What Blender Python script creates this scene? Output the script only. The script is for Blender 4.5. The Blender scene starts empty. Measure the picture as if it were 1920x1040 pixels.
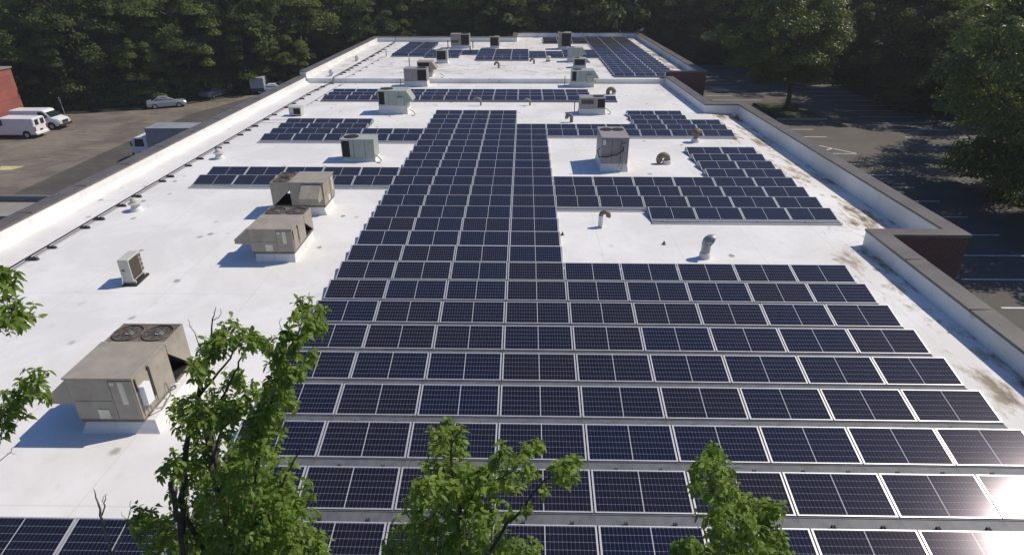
import bpy, math, random, json
import numpy as np
from mathutils import Vector, Matrix
PI=math.pi
rad=math.radians
random.seed(7)
scene=bpy.context.scene
COL=scene.collection
# ------------------------------------------------------------ helpers
def link(o,parent=None):
    COL.objects.link(o)
    if parent is not None: o.parent=parent
    return o
def tag(o,label=None,cat=None,group=None,kind=None):
    if label: o['label']=label
    if cat: o['category']=cat
    if group: o['group']=group
    if kind: o['kind']=kind
    return o
def empty(name,loc=(0,0,0),rz=0,label=None,cat=None,group=None):
    o=bpy.data.objects.new(name,None); link(o); o.location=loc; o.rotation_euler=(0,0,rz)
    o.empty_display_size=.2
    return tag(o,label,cat,group)
def copy_tree(o,parent=None):
    c=o.copy(); COL.objects.link(c); c.parent=parent
    for ch in o.children: copy_tree(ch,c)
    return c
class MB:
    def __init__(s): s.v=[];s.f=[];s.m=[]
    def add(s,vs,fs,m=0):
        b=len(s.v); s.v+=[tuple(map(float,q)) for q in vs]; s.f+=[tuple(b+i for i in f) for f in fs]; s.m+=[m]*len(fs); return s
    def box(s,x0,x1,y0,y1,z0,z1,m=0,T=None,taper=0):
        t=taper
        vs=[(x0,y0,z0),(x1,y0,z0),(x1,y1,z0),(x0,y1,z0),(x0+t,y0+t,z1),(x1-t,y0+t,z1),(x1-t,y1-t,z1),(x0+t,y1-t,z1)]
        if T: vs=[T(*q) for q in vs]
        return s.add(vs,[(3,2,1,0),(4,5,6,7),(0,1,5,4),(1,2,6,5),(2,3,7,6),(3,0,4,7)],m)
    def quad(s,a,b,c,d,m=0): return s.add([a,b,c,d],[(0,1,2,3)],m)
    def prism(s,poly,y0,y1,m=0,ax='y'):
        # poly: list of (a,b): ax y -> (x,z) extruded in y; ax x -> (y,z) extruded in x; ax z -> (x,y)
        n=len(poly)
        if ax=='y': vs=[(a,y0,b) for a,b in poly]+[(a,y1,b) for a,b in poly]
        elif ax=='x': vs=[(y0,a,b) for a,b in poly]+[(y1,a,b) for a,b in poly]
        else: vs=[(a,b,y0) for a,b in poly]+[(a,b,y1) for a,b in poly]
        fs=[tuple(range(n)),tuple(range(2*n-1,n-1,-1))]+[(i,i+n,(i+1)%n+n,(i+1)%n) for i in range(n)]
        return s.add(vs,fs,m)
    def cyl(s,c,r,h,n=20,m=0,r2=None,axis='z',cap=True):
        r2=r if r2 is None else r2
        vs=[]
        for k,(rr,hh) in enumerate(((r,0),(r2,h))):
            for i in range(n):
                a=2*PI*i/n; p=(rr*math.cos(a),rr*math.sin(a),hh)
                if axis=='x': p=(p[2],p[0],p[1])
                if axis=='y': p=(p[0],p[2],p[1])
                vs.append((c[0]+p[0],c[1]+p[1],c[2]+p[2]))
        fs=[(i,(i+1)%n,(i+1)%n+n,i+n) for i in range(n)]
        if cap: fs+=[tuple(range(n-1,-1,-1)),tuple(range(n,2*n))]
        return s.add(vs,fs,m)
    def lathe(s,c,prof,n=24,m=0):
        vs=[];fs=[]
        for r,z in prof:
            for i in range(n):
                a=2*PI*i/n; vs.append((c[0]+r*math.cos(a),c[1]+r*math.sin(a),c[2]+z))
        for j in range(len(prof)-1):
            for i in range(n):
                fs.append((j*n+i,j*n+(i+1)%n,(j+1)*n+(i+1)%n,(j+1)*n+i))
        return s.add(vs,fs,m)
    def tube(s,pts,rs,n=8,m=0,cap=True):
        pts=[Vector(p) for p in pts]
        if not isinstance(rs,(list,tuple)): rs=[rs]*len(pts)
        vs=[];fs=[];u=None
        for k,p in enumerate(pts):
            d=(pts[min(k+1,len(pts)-1)]-pts[max(k-1,0)]).normalized()
            if u is None: u=d.orthogonal().normalized()
            else:
                u=(u-d*u.dot(d)); u=u.normalized() if u.length>1e-6 else d.orthogonal().normalized()
            w=d.cross(u)
            for i in range(n):
                a=2*PI*i/n; vs.append(p+(u*math.cos(a)+w*math.sin(a))*rs[k])
        for k in range(len(pts)-1):
            for i in range(n): fs.append((k*n+i,k*n+(i+1)%n,(k+1)*n+(i+1)%n,(k+1)*n+i))
        if cap: fs+=[tuple(range(n-1,-1,-1)),tuple(range((len(pts)-1)*n,len(pts)*n))]
        return s.add(vs,fs,m)
    def build(s,name,mats,parent=None,smooth=False,loc=None,bevel=0):
        me=bpy.data.meshes.new(name); me.from_pydata(s.v,[],s.f); me.validate()
        if not isinstance(mats,(list,tuple)): mats=[mats]
        for q in mats: me.materials.append(q)
        if len(mats)>1 and len(me.polygons)==len(s.m): me.polygons.foreach_set('material_index',s.m)
        if smooth: me.polygons.foreach_set('use_smooth',[True]*len(me.polygons))
        me.update()
        o=bpy.data.objects.new(name,me); link(o,parent)
        if loc: o.location=loc
        if bevel:
            b=o.modifiers.new('bevel','BEVEL'); b.width=bevel; b.segments=2; b.limit_method='ANGLE'
        return o
# ------------------------------------------------------------ materials
def nt(name):
    m=bpy.data.materials.new(name); m.use_nodes=True; t=m.node_tree; t.nodes.clear()
    out=t.nodes.new('ShaderNodeOutputMaterial'); b=t.nodes.new('ShaderNodeBsdfPrincipled')
    t.links.new(b.outputs[0],out.inputs[0]); return m,t,b
class G:
    def __init__(s,t): s.t=t
    def n(s,ty,**k):
        q=s.t.nodes.new(ty)
        for a,b in k.items(): setattr(q,a,b)
        return q
    def put(s,sock,v):
        if hasattr(v,'is_linked'): s.t.links.new(v,sock)
        elif v is not None:
            sock.default_value=v
    def math(s,op,a,b=None,c=None,clamp=False):
        q=s.n('ShaderNodeMath',operation=op); q.use_clamp=clamp
        s.put(q.inputs[0],a)
        if b is not None: s.put(q.inputs[1],b)
        if c is not None: s.put(q.inputs[2],c)
        return q.outputs[0]
    def obj(s): return s.n('ShaderNodeTexCoord').outputs['Object']
    def xyz(s,v):
        q=s.n('ShaderNodeSeparateXYZ'); s.put(q.inputs[0],v); return q.outputs
    def noise(s,v,scale,detail=4,rough=.55,dist=0,dim=None):
        q=s.n('ShaderNodeTexNoise'); s.put(q.inputs['Vector'],v); q.inputs['Scale'].default_value=scale; q.inputs['Detail'].default_value=detail
        q.inputs['Roughness'].default_value=rough; q.inputs['Distortion'].default_value=dist
        return q.outputs['Fac']
    def mapr(s,v,a,b,c=0.,d=1.,smooth=True):
        q=s.n('ShaderNodeMapRange'); q.interpolation_type='SMOOTHSTEP' if smooth else 'LINEAR'
        for i,x in enumerate((v,a,b,c,d)): s.put(q.inputs[i],x)
        return q.outputs[0]
    def mix(s,f,a,b):
        q=s.n('ShaderNodeMix',data_type='RGBA'); s.put(q.inputs[0],f)
        s.put(q.inputs[6],a if hasattr(a,'is_linked') else (*a,1)); s.put(q.inputs[7],b if hasattr(b,'is_linked') else (*b,1)); return q.outputs[2]
    def scale(s,v,sc):
        q=s.n('ShaderNodeVectorMath',operation='MULTIPLY'); s.put(q.inputs[0],v); q.inputs[1].default_value=sc; return q.outputs[0]
    def bump(s,b,h,st=.3,d=.02):
        q=s.n('ShaderNodeBump'); q.inputs['Strength'].default_value=st; q.inputs['Distance'].default_value=d
        s.put(q.inputs['Height'],h); s.t.links.new(q.outputs[0],b.inputs['Normal'])
def plain(name,col,rough=.6,metal=0.,var=.12,scale=3.,spec=.5,dirt=None,dirtamt=.5,bump=0):
    m,t,b=nt(name); g=G(t); v=g.obj()
    n=g.noise(v,scale,5,.6)
    c1=tuple(c*(1-var) for c in col); c2=tuple(min(1,c*(1+var)) for c in col)
    c=g.mix(g.mapr(n,.3,.7),c1,c2)
    if dirt:
        d=g.noise(v,scale*.6,6,.7,.6)
        c=g.mix(g.math('MULTIPLY',g.mapr(d,.5,.72),dirtamt),c,dirt)
    g.put(b.inputs['Base Color'],c); b.inputs['Roughness'].default_value=rough; b.inputs['Metallic'].default_value=metal
    b.inputs['Specular IOR Level'].default_value=spec
    if bump: g.bump(b,g.noise(v,scale*8,3),bump,.01)
    return m
M={}
def membrane(name='roof_membrane',stains=True):
    m,t,b=nt(name); g=G(t); v=g.obj(); X,Y,Z=g.xyz(v)
    base=g.mix(g.mapr(g.noise(v,.25,7,.65,.5),.38,.62),(.72,.705,.68),(.81,.80,.78))
    fine=g.noise(v,2.2,5,.65)
    base=g.mix(g.math('MULTIPLY',g.mapr(fine,.52,.75),.38),base,(.60,.585,.55))
    # welded seams every 3 m
    wob=g.math('MULTIPLY',g.noise(v,.4,2),.06)
    fx=g.math('FRACT',g.math('DIVIDE',g.math('ADD',X,wob),3.05))
    seam=g.math('LESS_THAN',fx,.012)
    fy=g.math('FRACT',g.math('DIVIDE',g.math('ADD',Y,wob),9.3))
    seam=g.math('MAXIMUM',seam,g.math('LESS_THAN',fy,.005))
    base=g.mix(g.math('MULTIPLY',seam,.30),base,(.5,.49,.47))
    # sparse scuffs
    vo=g.n('ShaderNodeTexVoronoi'); g.put(vo.inputs['Vector'],g.scale(v,(1.0,.8,1))); vo.inputs['Scale'].default_value=1.0
    rnd=g.xyz(vo.outputs['Color'])[0]
    rim=g.math('ADD',g.math('MULTIPLY',g.noise(v,5,4,.7),.22),.03)
    sc=g.mapr(g.math('SUBTRACT',vo.outputs['Distance'],rim),-.09,.03,1.,0.)
    sc=g.math('MULTIPLY',sc,g.mapr(rnd,.12,.95,.0,.85))
    base=g.mix(sc,base,(.22,.195,.165))
    if not stains:
        g.put(b.inputs['Base Color'],base); b.inputs['Roughness'].default_value=.55; b.inputs['Specular IOR Level'].default_value=.3; return m
    # puddle silt toward the low parapet side
    st=g.noise(g.scale(v,(1,.5,1)),.95,8,.72,.15)
    side=g.mapr(X,g.mapr(Y,20,25,9.2,10.2,False),g.mapr(Y,20,25,13.3,14.6,False)); 
    st2=g.mapr(g.math('ADD',st,g.math('MULTIPLY',side,.17)),.65,.735)
    st2=g.math('MULTIPLY',g.math('MULTIPLY',st2,side),g.mapr(Y,8,18,.55,.92))
    base=g.mix(g.math('MULTIPLY',st2,.75),base,(.30,.225,.125))
    core=g.math('MULTIPLY',g.mapr(g.math('ADD',st,g.math('MULTIPLY',side,.17)),.725,.79),g.math('MULTIPLY',side,.85))
    base=g.mix(core,base,(.115,.072,.028))
    tan=g.math('MULTIPLY',g.mapr(g.noise(g.scale(v,(1,.3,1)),.3,5,.6,.5),.45,.65),side)
    base=g.mix(g.math('MULTIPLY',tan,.25),base,(.62,.56,.44))
    # dust on the raised end
    far=g.math('MULTIPLY',g.mapr(Y,62,66),g.mapr(g.noise(v,.7,7,.72,.8),.50,.64))
    base=g.mix(g.math('MULTIPLY',far,.7),base,(.40,.36,.27))
    g.put(b.inputs['Base Color'],base); b.inputs['Roughness'].default_value=.55
    b.inputs['Specular IOR Level'].default_value=.3
    g.bump(b,g.noise(v,.8,5,.6),.25,.05)
    return m
def cells():
    m,t,b=nt('solar_cells'); g=G(t); X,Y,Z=g.xyz(g.obj())
    V=g.math('DIVIDE',Y,math.cos(rad(12.61)))
    ax=g.math('SUBTRACT',g.math('ABSOLUTE',X),.012)
    px=g.math('DIVIDE',ax,.0795); fx=g.math('ABSOLUTE',g.math('SUBTRACT',g.math('FRACT',px),.5))
    py=g.math('DIVIDE',g.math('SUBTRACT',V,.035),.155); fy=g.math('ABSOLUTE',g.math('SUBTRACT',g.math('FRACT',py),.5))
    dx=g.math('MULTIPLY',g.math('SUBTRACT',.5,fx),.0795); dy=g.math('MULTIPLY',g.math('SUBTRACT',.5,fy),.155)
    lx=g.mapr(dx,.0008,.0034,1.,0.,False); ly=g.mapr(dy,.0014,.0050,1.,0.,False)
    dia=g.mapr(g.math('ADD',dx,dy),.010,.014,1.,0.,False)
    line=g.math('MAXIMUM',g.math('MULTIPLY',lx,.44),g.math('MAXIMUM',g.math('MULTIPLY',ly,.62),g.math('MULTIPLY',dia,.8)))
    mid=g.math('LESS_THAN',g.math('ABSOLUTE',X),.0085)
    r=g.n('ShaderNodeObjectInfo').outputs['Random']
    cell=g.mix(r,(.0100,.0130,.0310),(.0165,.0140,.0195))
    # faint cell to cell shift
    wn=g.n('ShaderNodeTexWhiteNoise',noise_dimensions='4D')
    cmb=g.n('ShaderNodeCombineXYZ'); g.put(cmb.inputs[0],g.math('FLOOR',g.math('MULTIPLY',g.math('ADD',px,0),g.math('SIGN',X)))); g.put(cmb.inputs[1],g.math('FLOOR',py))
    g.put(wn.inputs['Vector'],cmb.outputs[0]); g.put(wn.inputs['W'],r)
    cell=g.mix(g.math('MULTIPLY',wn.outputs['Value'],.5),cell,(.006,.008,.018))
    c=g.mix(line,cell,(.27,.30,.37)); c=g.mix(mid,c,(.5,.51,.53))
    g.put(b.inputs['Base Color'],c)
    dust=g.noise(g.obj(),2.5,4,.6)
    b.inputs['Roughness'].default_value=.12
    b.inputs['IOR'].default_value=1.38; b.inputs['Specular Tint'].default_value=(.90,.80,1,1)
    return m
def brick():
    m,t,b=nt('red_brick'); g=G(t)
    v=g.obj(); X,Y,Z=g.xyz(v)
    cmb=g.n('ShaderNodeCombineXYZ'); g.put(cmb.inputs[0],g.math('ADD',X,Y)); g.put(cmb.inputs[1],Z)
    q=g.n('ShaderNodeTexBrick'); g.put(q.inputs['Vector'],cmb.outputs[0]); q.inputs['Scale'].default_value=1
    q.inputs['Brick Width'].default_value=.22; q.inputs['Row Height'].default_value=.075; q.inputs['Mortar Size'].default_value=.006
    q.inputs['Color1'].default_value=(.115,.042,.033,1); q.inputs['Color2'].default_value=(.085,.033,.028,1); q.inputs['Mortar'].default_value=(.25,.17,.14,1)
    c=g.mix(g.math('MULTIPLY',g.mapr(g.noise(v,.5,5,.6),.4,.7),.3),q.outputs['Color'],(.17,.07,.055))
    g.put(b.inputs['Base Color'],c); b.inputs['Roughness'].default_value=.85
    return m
def leaf(name,c1,c2,trans=.3,rough=.65,spec=.15):
    m,t,b=nt(name); g=G(t); geo=g.n('ShaderNodeNewGeometry'); r=geo.outputs['Random Per Island']; oi=g.n('ShaderNodeObjectInfo').outputs['Random']
    c=g.mix(g.math('ADD',g.math('MULTIPLY',r,.6),g.math('MULTIPLY',oi,.4)),c1,c2)
    g.put(b.inputs['Base Color'],c); b.inputs['Roughness'].default_value=rough; b.inputs['Specular IOR Level'].default_value=spec
    tr=g.n('ShaderNodeBsdfTranslucent'); q=g.mix(.5,c,(c2[0]*1.7,c2[1]*1.7,c2[2]*.8)); g.put(tr.inputs[0],q)
    mx=g.n('ShaderNodeMixShader'); mx.inputs[0].default_value=trans
    out=[n for n in t.nodes if n.type=='OUTPUT_MATERIAL'][0]
    t.links.new(b.outputs[0],mx.inputs[1]); t.links.new(tr.outputs[0],mx.inputs[2]); t.links.new(mx.outputs[0],out.inputs[0])
    return m
def ground_mat():
    m,t,b=nt('forest_floor'); g=G(t); v=g.obj()
    c=g.mix(g.mapr(g.noise(v,.3,6,.65),.35,.65),(.010,.014,.007),(.022,.020,.012))
    c=g.mix(g.mapr(g.noise(v,2.,5,.7),.5,.75),c,(.03,.045,.015))
    g.put(b.inputs['Base Color'],c); b.inputs['Roughness'].default_value=.95; g.bump(b,g.noise(v,1.5,5,.7),.6,.2)
    return m
def asphalt(name,c1,c2,patch=None,pa=.5,sc=.25):
    m,t,b=nt(name); g=G(t); v=g.obj()
    c=g.mix(g.mapr(g.noise(v,sc,7,.62,.6),.36,.64),c1,c2)
    c=g.mix(g.math('MULTIPLY',g.mapr(g.noise(v,14,3,.7),.4,.7),.25),c,tuple(x*1.5 for x in c2))
    if patch:
        s=g.noise(g.scale(v,(.35,1,1)),.5,6,.65,1.5)
        c=g.mix(g.math('MULTIPLY',g.mapr(s,.52,.66),pa),c,patch)
    g.put(b.inputs['Base Color'],c); b.inputs['Roughness'].default_value=.9; g.bump(b,g.noise(v,6,4,.7),.3,.03)
    return m
def grass():
    m,t,b=nt('grass_blades'); g=G(t); v=g.obj()
    c=g.mix(g.mapr(g.noise(v,3,6,.7),.35,.65),(.028,.042,.016),(.060,.072,.028))
    g.put(b.inputs['Base Color'],c); b.inputs['Roughness'].default_value=.95; g.bump(b,g.noise(v,20,4,.7),.8,.05)
    return m
M['roof']=membrane(); M['flash']=membrane('parapet_membrane',False); M['cells']=cells(); M['brick']=brick()
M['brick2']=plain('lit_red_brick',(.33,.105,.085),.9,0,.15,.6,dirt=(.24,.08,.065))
M['alu']=plain('silver_aluminium',(.62,.62,.63),.38,.35,.05,4)
M['galv']=plain('galvanised_steel',(.33,.345,.36),.45,.55,.15,6)
M['tray']=plain('grey_tray_steel',(.135,.138,.15),.5,.2,.15,5)
M['dark']=plain('dark_rubber',(.025,.025,.027),.7,0,.2,6)
M['black']=plain('black_recess',(.012,.012,.013),.8,0,.2,6)
M['concrete']=plain('concrete',(.36,.35,.33),.9,0,.15,4,dirt=(.18,.16,.13))
M['coping']=plain('taupe_metal_coping',(.150,.135,.122),.5,.2,.14,.8,dirt=(.095,.085,.078),dirtamt=.7)
M['tan']=plain('tan_painted_steel',(.345,.305,.25),.5,0,.10,2.5,dirt=(.21,.17,.12),dirtamt=.55)
M['tand']=plain('weathered_fan_deck',(.15,.125,.10),.6,0,.3,3,dirt=(.045,.035,.03),dirtamt=.85)
M['mauve']=plain('mauve_grey_steel',(.30,.265,.265),.5,0,.08,1.5,dirt=(.20,.17,.16),dirtamt=.35)
M['green']=plain('grey_green_steel',(.37,.40,.365),.5,0,.07,1.5,dirt=(.25,.26,.23),dirtamt=.35)
M['beige']=plain('beige_steel',(.52,.51,.46),.5,0,.06,2,dirt=(.36,.34,.3),dirtamt=.3)
M['white']=plain('white_paint',(.78,.79,.80),.35,0,.03,1,dirt=(.55,.55,.53),dirtamt=.25)
M['silver']=plain('silver_car_paint',(.40,.41,.43),.3,.4,.03,1)
M['whitebox']=plain('aged_white_boot',(.66,.65,.62),.6,0,.08,4,dirt=(.4,.37,.33),dirtamt=.5)
M['boxdark']=plain('slate_blue_box',(.29,.305,.335),.5,0,.1,.8,dirt=(.12,.13,.15))
M['boxgrey']=plain('faded_grey_box',(.42,.45,.50),.5,0,.08,.8,dirt=(.28,.29,.3),dirtamt=.4)
M['brown']=plain('rusty_brown_duct',(.20,.155,.115),.6,.1,.2,6,dirt=(.12,.08,.05),dirtamt=.5)
M['lead']=plain('grey_green_duct',(.24,.25,.215),.55,.2,.15,6)
M['glass']=plain('vehicle_glass',(.02,.025,.03),.08,0,.1,1,spec=.8)
M['tyre']=plain('tyre_rubber',(.02,.02,.02),.85)
M['rim']=plain('wheel_rim',(.45,.46,.47),.35,.6)
M['lamp']=plain('headlamp_lens',(.6,.6,.58),.15)
M['redlamp']=plain('tail_lamp_lens',(.3,.02,.02),.2)
M['sticker']=plain('cream_sticker',(.66,.64,.50),.6)
M['paint']=plain('white_road_paint',(.72,.72,.70),.8,0,.12,3,dirt=(.3,.3,.29),dirtamt=.5)
M['blue']=plain('dark_blue_body',(.02,.03,.09),.4)
M['bark']=plain('dark_bark',(.075,.058,.045),.9,0,.35,12,bump=.5)
M['palebark']=plain('pale_dead_bark',(.24,.205,.165),.9,0,.3,10,bump=.5)
M['ground']=ground_mat()
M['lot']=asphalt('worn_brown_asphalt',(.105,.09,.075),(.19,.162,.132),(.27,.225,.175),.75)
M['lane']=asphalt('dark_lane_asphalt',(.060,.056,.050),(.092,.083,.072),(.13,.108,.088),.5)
M['rlot']=asphalt('parking_asphalt',(.085,.078,.068),(.115,.105,.092))
M['walk']=plain('pavement_concrete',(.27,.255,.23),.9,0,.12,1)
M['grass']=grass()
M['leafF']=leaf('fresh_broad_leaf',(.115,.195,.030),(.29,.385,.075),.5,.5,.3)
M['leafA']=leaf('forest_leaf_dark',(.050,.080,.024),(.130,.170,.050),.30)
M['leafB']=leaf('forest_leaf_sunlit_green',(.080,.120,.028),(.190,.235,.062),.32)  # brighter green, put on the crowns meant to look sunlit
M['leafC']=leaf('parking_tree_leaf',(.070,.110,.026),(.180,.225,.062),.34,.45,.35)
# ------------------------------------------------------------ camera, light, world
cam=bpy.data.cameras.new('camera'); co=bpy.data.objects.new('camera',cam); COL.objects.link(co); scene.camera=co
th,ro,ya=rad(26.42),rad(-.074),rad(1.166)
Fv=Vector((-math.sin(ya)*math.cos(th),math.cos(ya)*math.cos(th),-math.sin(th))); R0=Vector((math.cos(ya),math.sin(ya),0)); U0=R0.cross(Fv)
Rv=R0*math.cos(ro)+U0*math.sin(ro); Uv=R0*(-math.sin(ro))+U0*math.cos(ro)
co.matrix_world=Matrix(((Rv.x,Uv.x,-Fv.x,0),(Rv.y,Uv.y,-Fv.y,0),(Rv.z,Uv.z,-Fv.z,9.952),(0,0,0,1)))
cam.sensor_width=36; cam.lens=1173.67/1920*36; cam.clip_end=2000; cam.clip_start=.1
sd=Vector((.815,.315,1.0)).normalized()
el=math.asin(sd.z); azs=math.atan2(sd.x,sd.y)
su=bpy.data.lights.new('sun','SUN'); so=bpy.data.objects.new('sun',su); COL.objects.link(so)
su.energy=3.95; su.angle=rad(.53); su.color=(1,.91,.775); so.rotation_euler=sd.to_track_quat('Z','Y').to_euler(); so.location=(40,40,60)
w=bpy.data.worlds.new('World'); scene.world=w; w.use_nodes=True; t=w.node_tree; bg=t.nodes['Background']
sk=t.nodes.new('ShaderNodeTexSky'); sk.sky_type='NISHITA'; sk.sun_disc=False; sk.sun_elevation=el; sk.sun_rotation=azs; sk.air_density=1.1; sk.dust_density=.6; sk.ozone_density=2.0
hs=t.nodes.new('ShaderNodeHueSaturation'); hs.inputs['Saturation'].default_value=1.32; hs.inputs['Hue'].default_value=.512; t.links.new(sk.outputs[0],hs.inputs['Color']); t.links.new(hs.outputs[0],bg.inputs[0]); bg.inputs[1].default_value=.092
scene.view_settings.view_transform='Standard'; scene.view_settings.look='None'; scene.view_settings.exposure=0.0; scene.view_settings.gamma=1

# ------------------------------------------------------------ ground and lots
def zg(x,y):
    t=min(1,max(0,(x+18)/28)); t=t*t*(3-2*t)
    return -6.5+3.25*t
xs=sorted(set([-600,-300,-150]+list(range(-100,101,4))+[150,300,600])); ys=sorted(set([-200,-60,-20]+list(range(-8,160,6))+[220,400,700]))
mb=MB(); vs=[]
for y in ys:
    for x in xs:
        hz=zg(x,y)
        if y>105: hz+=(min(y,220)-105)*.05
        vs.append((x,y,hz))
nx=len(xs); mb.add(vs,[(j*nx+i,j*nx+i+1,(j+1)*nx+i+1,(j+1)*nx+i) for j in range(len(ys)-1) for i in range(nx-1)])
mb.build('ground',M['ground']).update_tag(); tag(bpy.data.objects['ground'],kind='structure')
def sheet(name,poly,z,mat,kind='structure',thick=0):
    m=MB()
    if thick: m.prism(poly,z,z+thick,ax='z')
    else: m.add([(x,y,z) for x,y in poly],[tuple(range(len(poly)))])
    o=m.build(name,mat); tag(o,kind=kind); return o
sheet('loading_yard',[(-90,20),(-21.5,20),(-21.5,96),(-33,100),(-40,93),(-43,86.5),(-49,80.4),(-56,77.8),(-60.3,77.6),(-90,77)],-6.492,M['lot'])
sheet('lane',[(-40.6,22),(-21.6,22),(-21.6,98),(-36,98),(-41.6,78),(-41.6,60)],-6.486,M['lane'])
sheet('parking_lot',[(16.5,8),(62,8),(62,62),(38,64),(38,98),(14.2,98),(14.2,8)],-3.242,M['rlot'])
sheet('pavement',[(17.25,24),(19.0,24),(19.0,98),(17.25,98)],-3.24,M['walk'],thick=.13)
sheet('lawn_strip',[(14.3,9),(18.2,9),(18.2,22),(14.3,22)],-3.24,M['grass'],thick=.14)
sheet('kerb',[(18.2,9),(18.4,9),(18.4,23.9),(18.2,23.9)],-3.24,M['concrete'],thick=.15)
sheet('tree_island',[(24.3,61),(28.7,61),(28.7,68.5),(24.3,68.5)],-3.24,M['grass'],thick=.14)
sheet('island_kerb',[(24.1,60.8),(28.9,60.8),(28.9,61),(24.1,61)],-3.24,M['concrete'],thick=.15)
sheet('verge',[(38,64),(62,62),(62,70),(38,70)],-3.24,M['grass'],thick=.12)
sheet('side_verge',[(-49,80.6),(-43,86.8),(-40,93.3),(-40,96),(-52,90),(-56,80)],-6.49,M['grass'],thick=.06)
mk=MB()
z=-3.238
def line(x0,y0,x1,y1,w=.11):
    d=Vector((x1-x0,y1-y0,0)).normalized(); p=Vector((-d.y,d.x,0))*w/2
    a,b=Vector((x0,y0,z)),Vector((x1,y1,z)); mk.quad(a-p,b-p,b+p,a+p)
k=0; y=18.5
while y<47: line(20.6,y,26.0,y); y+=2.743
line(20.6,48.8,26.05,48.8); line(20.6,51.5,24.0,51.5); line(24.0,51.5,26.05,48.85,.12); line(22.7,48.85,24.9,50.4,.12); line(20.7,50.2,22.6,51.45,.12)
y=54.2
while y<96:
    if not 60<y<69: line(20.6,y,26.0,y)
    else: line(20.6,y,23.9,y)
    y+=2.743
y=48.7-2.743*4
while y<96: line(32.7,y,38.0,y); y+=2.743
o=mk.build('parking_markings',M['paint']); tag(o,kind='structure')
mk=MB(); z=-6.482
mk.add([(-47.6,54.0,z),(-46.4,54.1,z),(-46.0,55.3,z),(-48.2,55.3,z)],[(0,1,2,3)])
o=mk.build('yard_marking',plain('faded_yellow_paint',(.55,.50,.26),.85,dirt=(.2,.17,.12))); tag(o,kind='structure')
# ------------------------------------------------------------ the building
PT=.68; PF=1.05; ZF=.4
B=empty('flat_roofed_building',(0,0,0),0,'long low brick building with a white membrane roof carrying the solar panels','building')
def roofz(x,y):
    if y<23.4 or y>48.0: return 0.
    t=min(1,max(0,(x-13.3)/3)); return -.3*t*t*(3-2*t)
mb=MB(); gx=[-20.75,-20.6,-20.4,-12,-4,4,10,13.3,13.8,14.3,14.8,15.3,15.8,16.3,16.75]; 
gy=[6.9,15,22.0,23.0,23.6]+[24+2*i for i in range(12)]+[47.6,48.2,55,61.4]
vs=[(x,y,roofz(x,y)+(.20 if x==-20.75 else .05 if x==-20.6 else 0)) for y in gy for x in gx]; n=len(gx)
mb.add(vs,[(j*n+i,j*n+i+1,(j+1)*n+i+1,(j+1)*n+i) for j in range(len(gy)-1) for i in range(n-1) if not (gx[i]>=14.3 and (gy[j]<22.9 or gy[j]>=48.1))])
mb.build('roof',M['roof'],B)
mb=MB(); x0,x1=-20.8,16.5
mb.add([(x0,61.3,ZF),(13.25,61.3,ZF),(13.25,62.3,ZF),(x1,62.3,ZF),(x1,100.05,ZF),(-1.2,100.05,ZF),(-1.2,93.7,ZF),(x0,93.7,ZF)],[(0,1,2,3,4,5,6,7)])
mb.quad((x0,61.3,-.1),(13.25,61.3,-.1),(13.25,61.3,ZF),(x0,61.3,ZF))
mb.build('upper_roof',M['roof'],B)
mb=MB(); mb.tube([(-20.7,61.32,ZF),(13.2,61.32,ZF)],.035,8); mb.box(-20.7,13.2,61.26,61.32,.0,.09); mb.build('roof_step_edge',M['roof'],B)
def wallrun(name,pts,top,thick,side,base=-7.2,zin=-.4):
    """pts inner line; side=+1 offsets to the right-hand side of travel"""
    P=[Vector((x,y)) for x,y in pts]; off=[]
    for i,p in enumerate(P):
        ds=[]
        if i>0: ds.append((P[i]-P[i-1]).normalized())
        if i<len(P)-1: ds.append((P[i+1]-P[i]).normalized())
        ns=[Vector((d.y,-d.x))*side for d in ds]
        if len(ns)==2:
            b=(ns[0]+ns[1]).normalized(); o_=b/ max(.3,b.dot(ns[0]))
        else: o_=ns[0]
        off.append(o_)
    inn=MB(); out=MB(); cop=MB()
    for i in range(len(P)-1):
        a,b=P[i],P[i+1]; oa,ob=off[i],off[i+1]
        inn.quad((a.x,a.y,zin),(b.x,b.y,zin),(b.x,b.y,top-.02),(a.x,a.y,top-.02))
        A,Bq=a+oa*thick,b+ob*thick
        out.quad((A.x,A.y,base),(Bq.x,Bq.y,base),(Bq.x,Bq.y,top-.02),(A.x,A.y,top-.02))
        e=-.035; ai,bi=a+oa*e,b+ob*e; Ao,Bo=a+oa*(thick+.05),b+ob*(thick+.05)
        q=[(ai.x,ai.y),(bi.x,bi.y),(Bo.x,Bo.y),(Ao.x,Ao.y)]
        cop.add([(x,y,top-.09) for x,y in q]+[(x,y,top+(.0 if k<2 else .025)) for k,(x,y) in enumerate(q)],[(0,1,5,4),(1,2,6,5),(2,3,7,6),(3,0,4,7),(4,5,6,7),(3,2,1,0)])
    return inn,out,cop
def addwall(pts,top,thick,side,zin=-.4,nm=('parapet','brick_wall','coping')):
    inn,out,cop=wallrun('',pts,top,thick,side,zin=zin)
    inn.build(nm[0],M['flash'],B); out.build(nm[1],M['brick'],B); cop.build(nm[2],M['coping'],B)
addwall([(13.2,61.25),(13.52,48.1),(16.05,48.1),(16.55,23.2),(13.5,23.2),(13.5,7.0),(-20.75,7.0),(-20.75,61.0)],PT,.6,-1)
addwall([(-20.75,61.3),(-20.85,93.7),(-1.15,93.7),(-1.15,100.0),(16.4,100.0),(16.5,62.3),(13.28,62.3)],PF,.58,-1,zin=.2)
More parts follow.
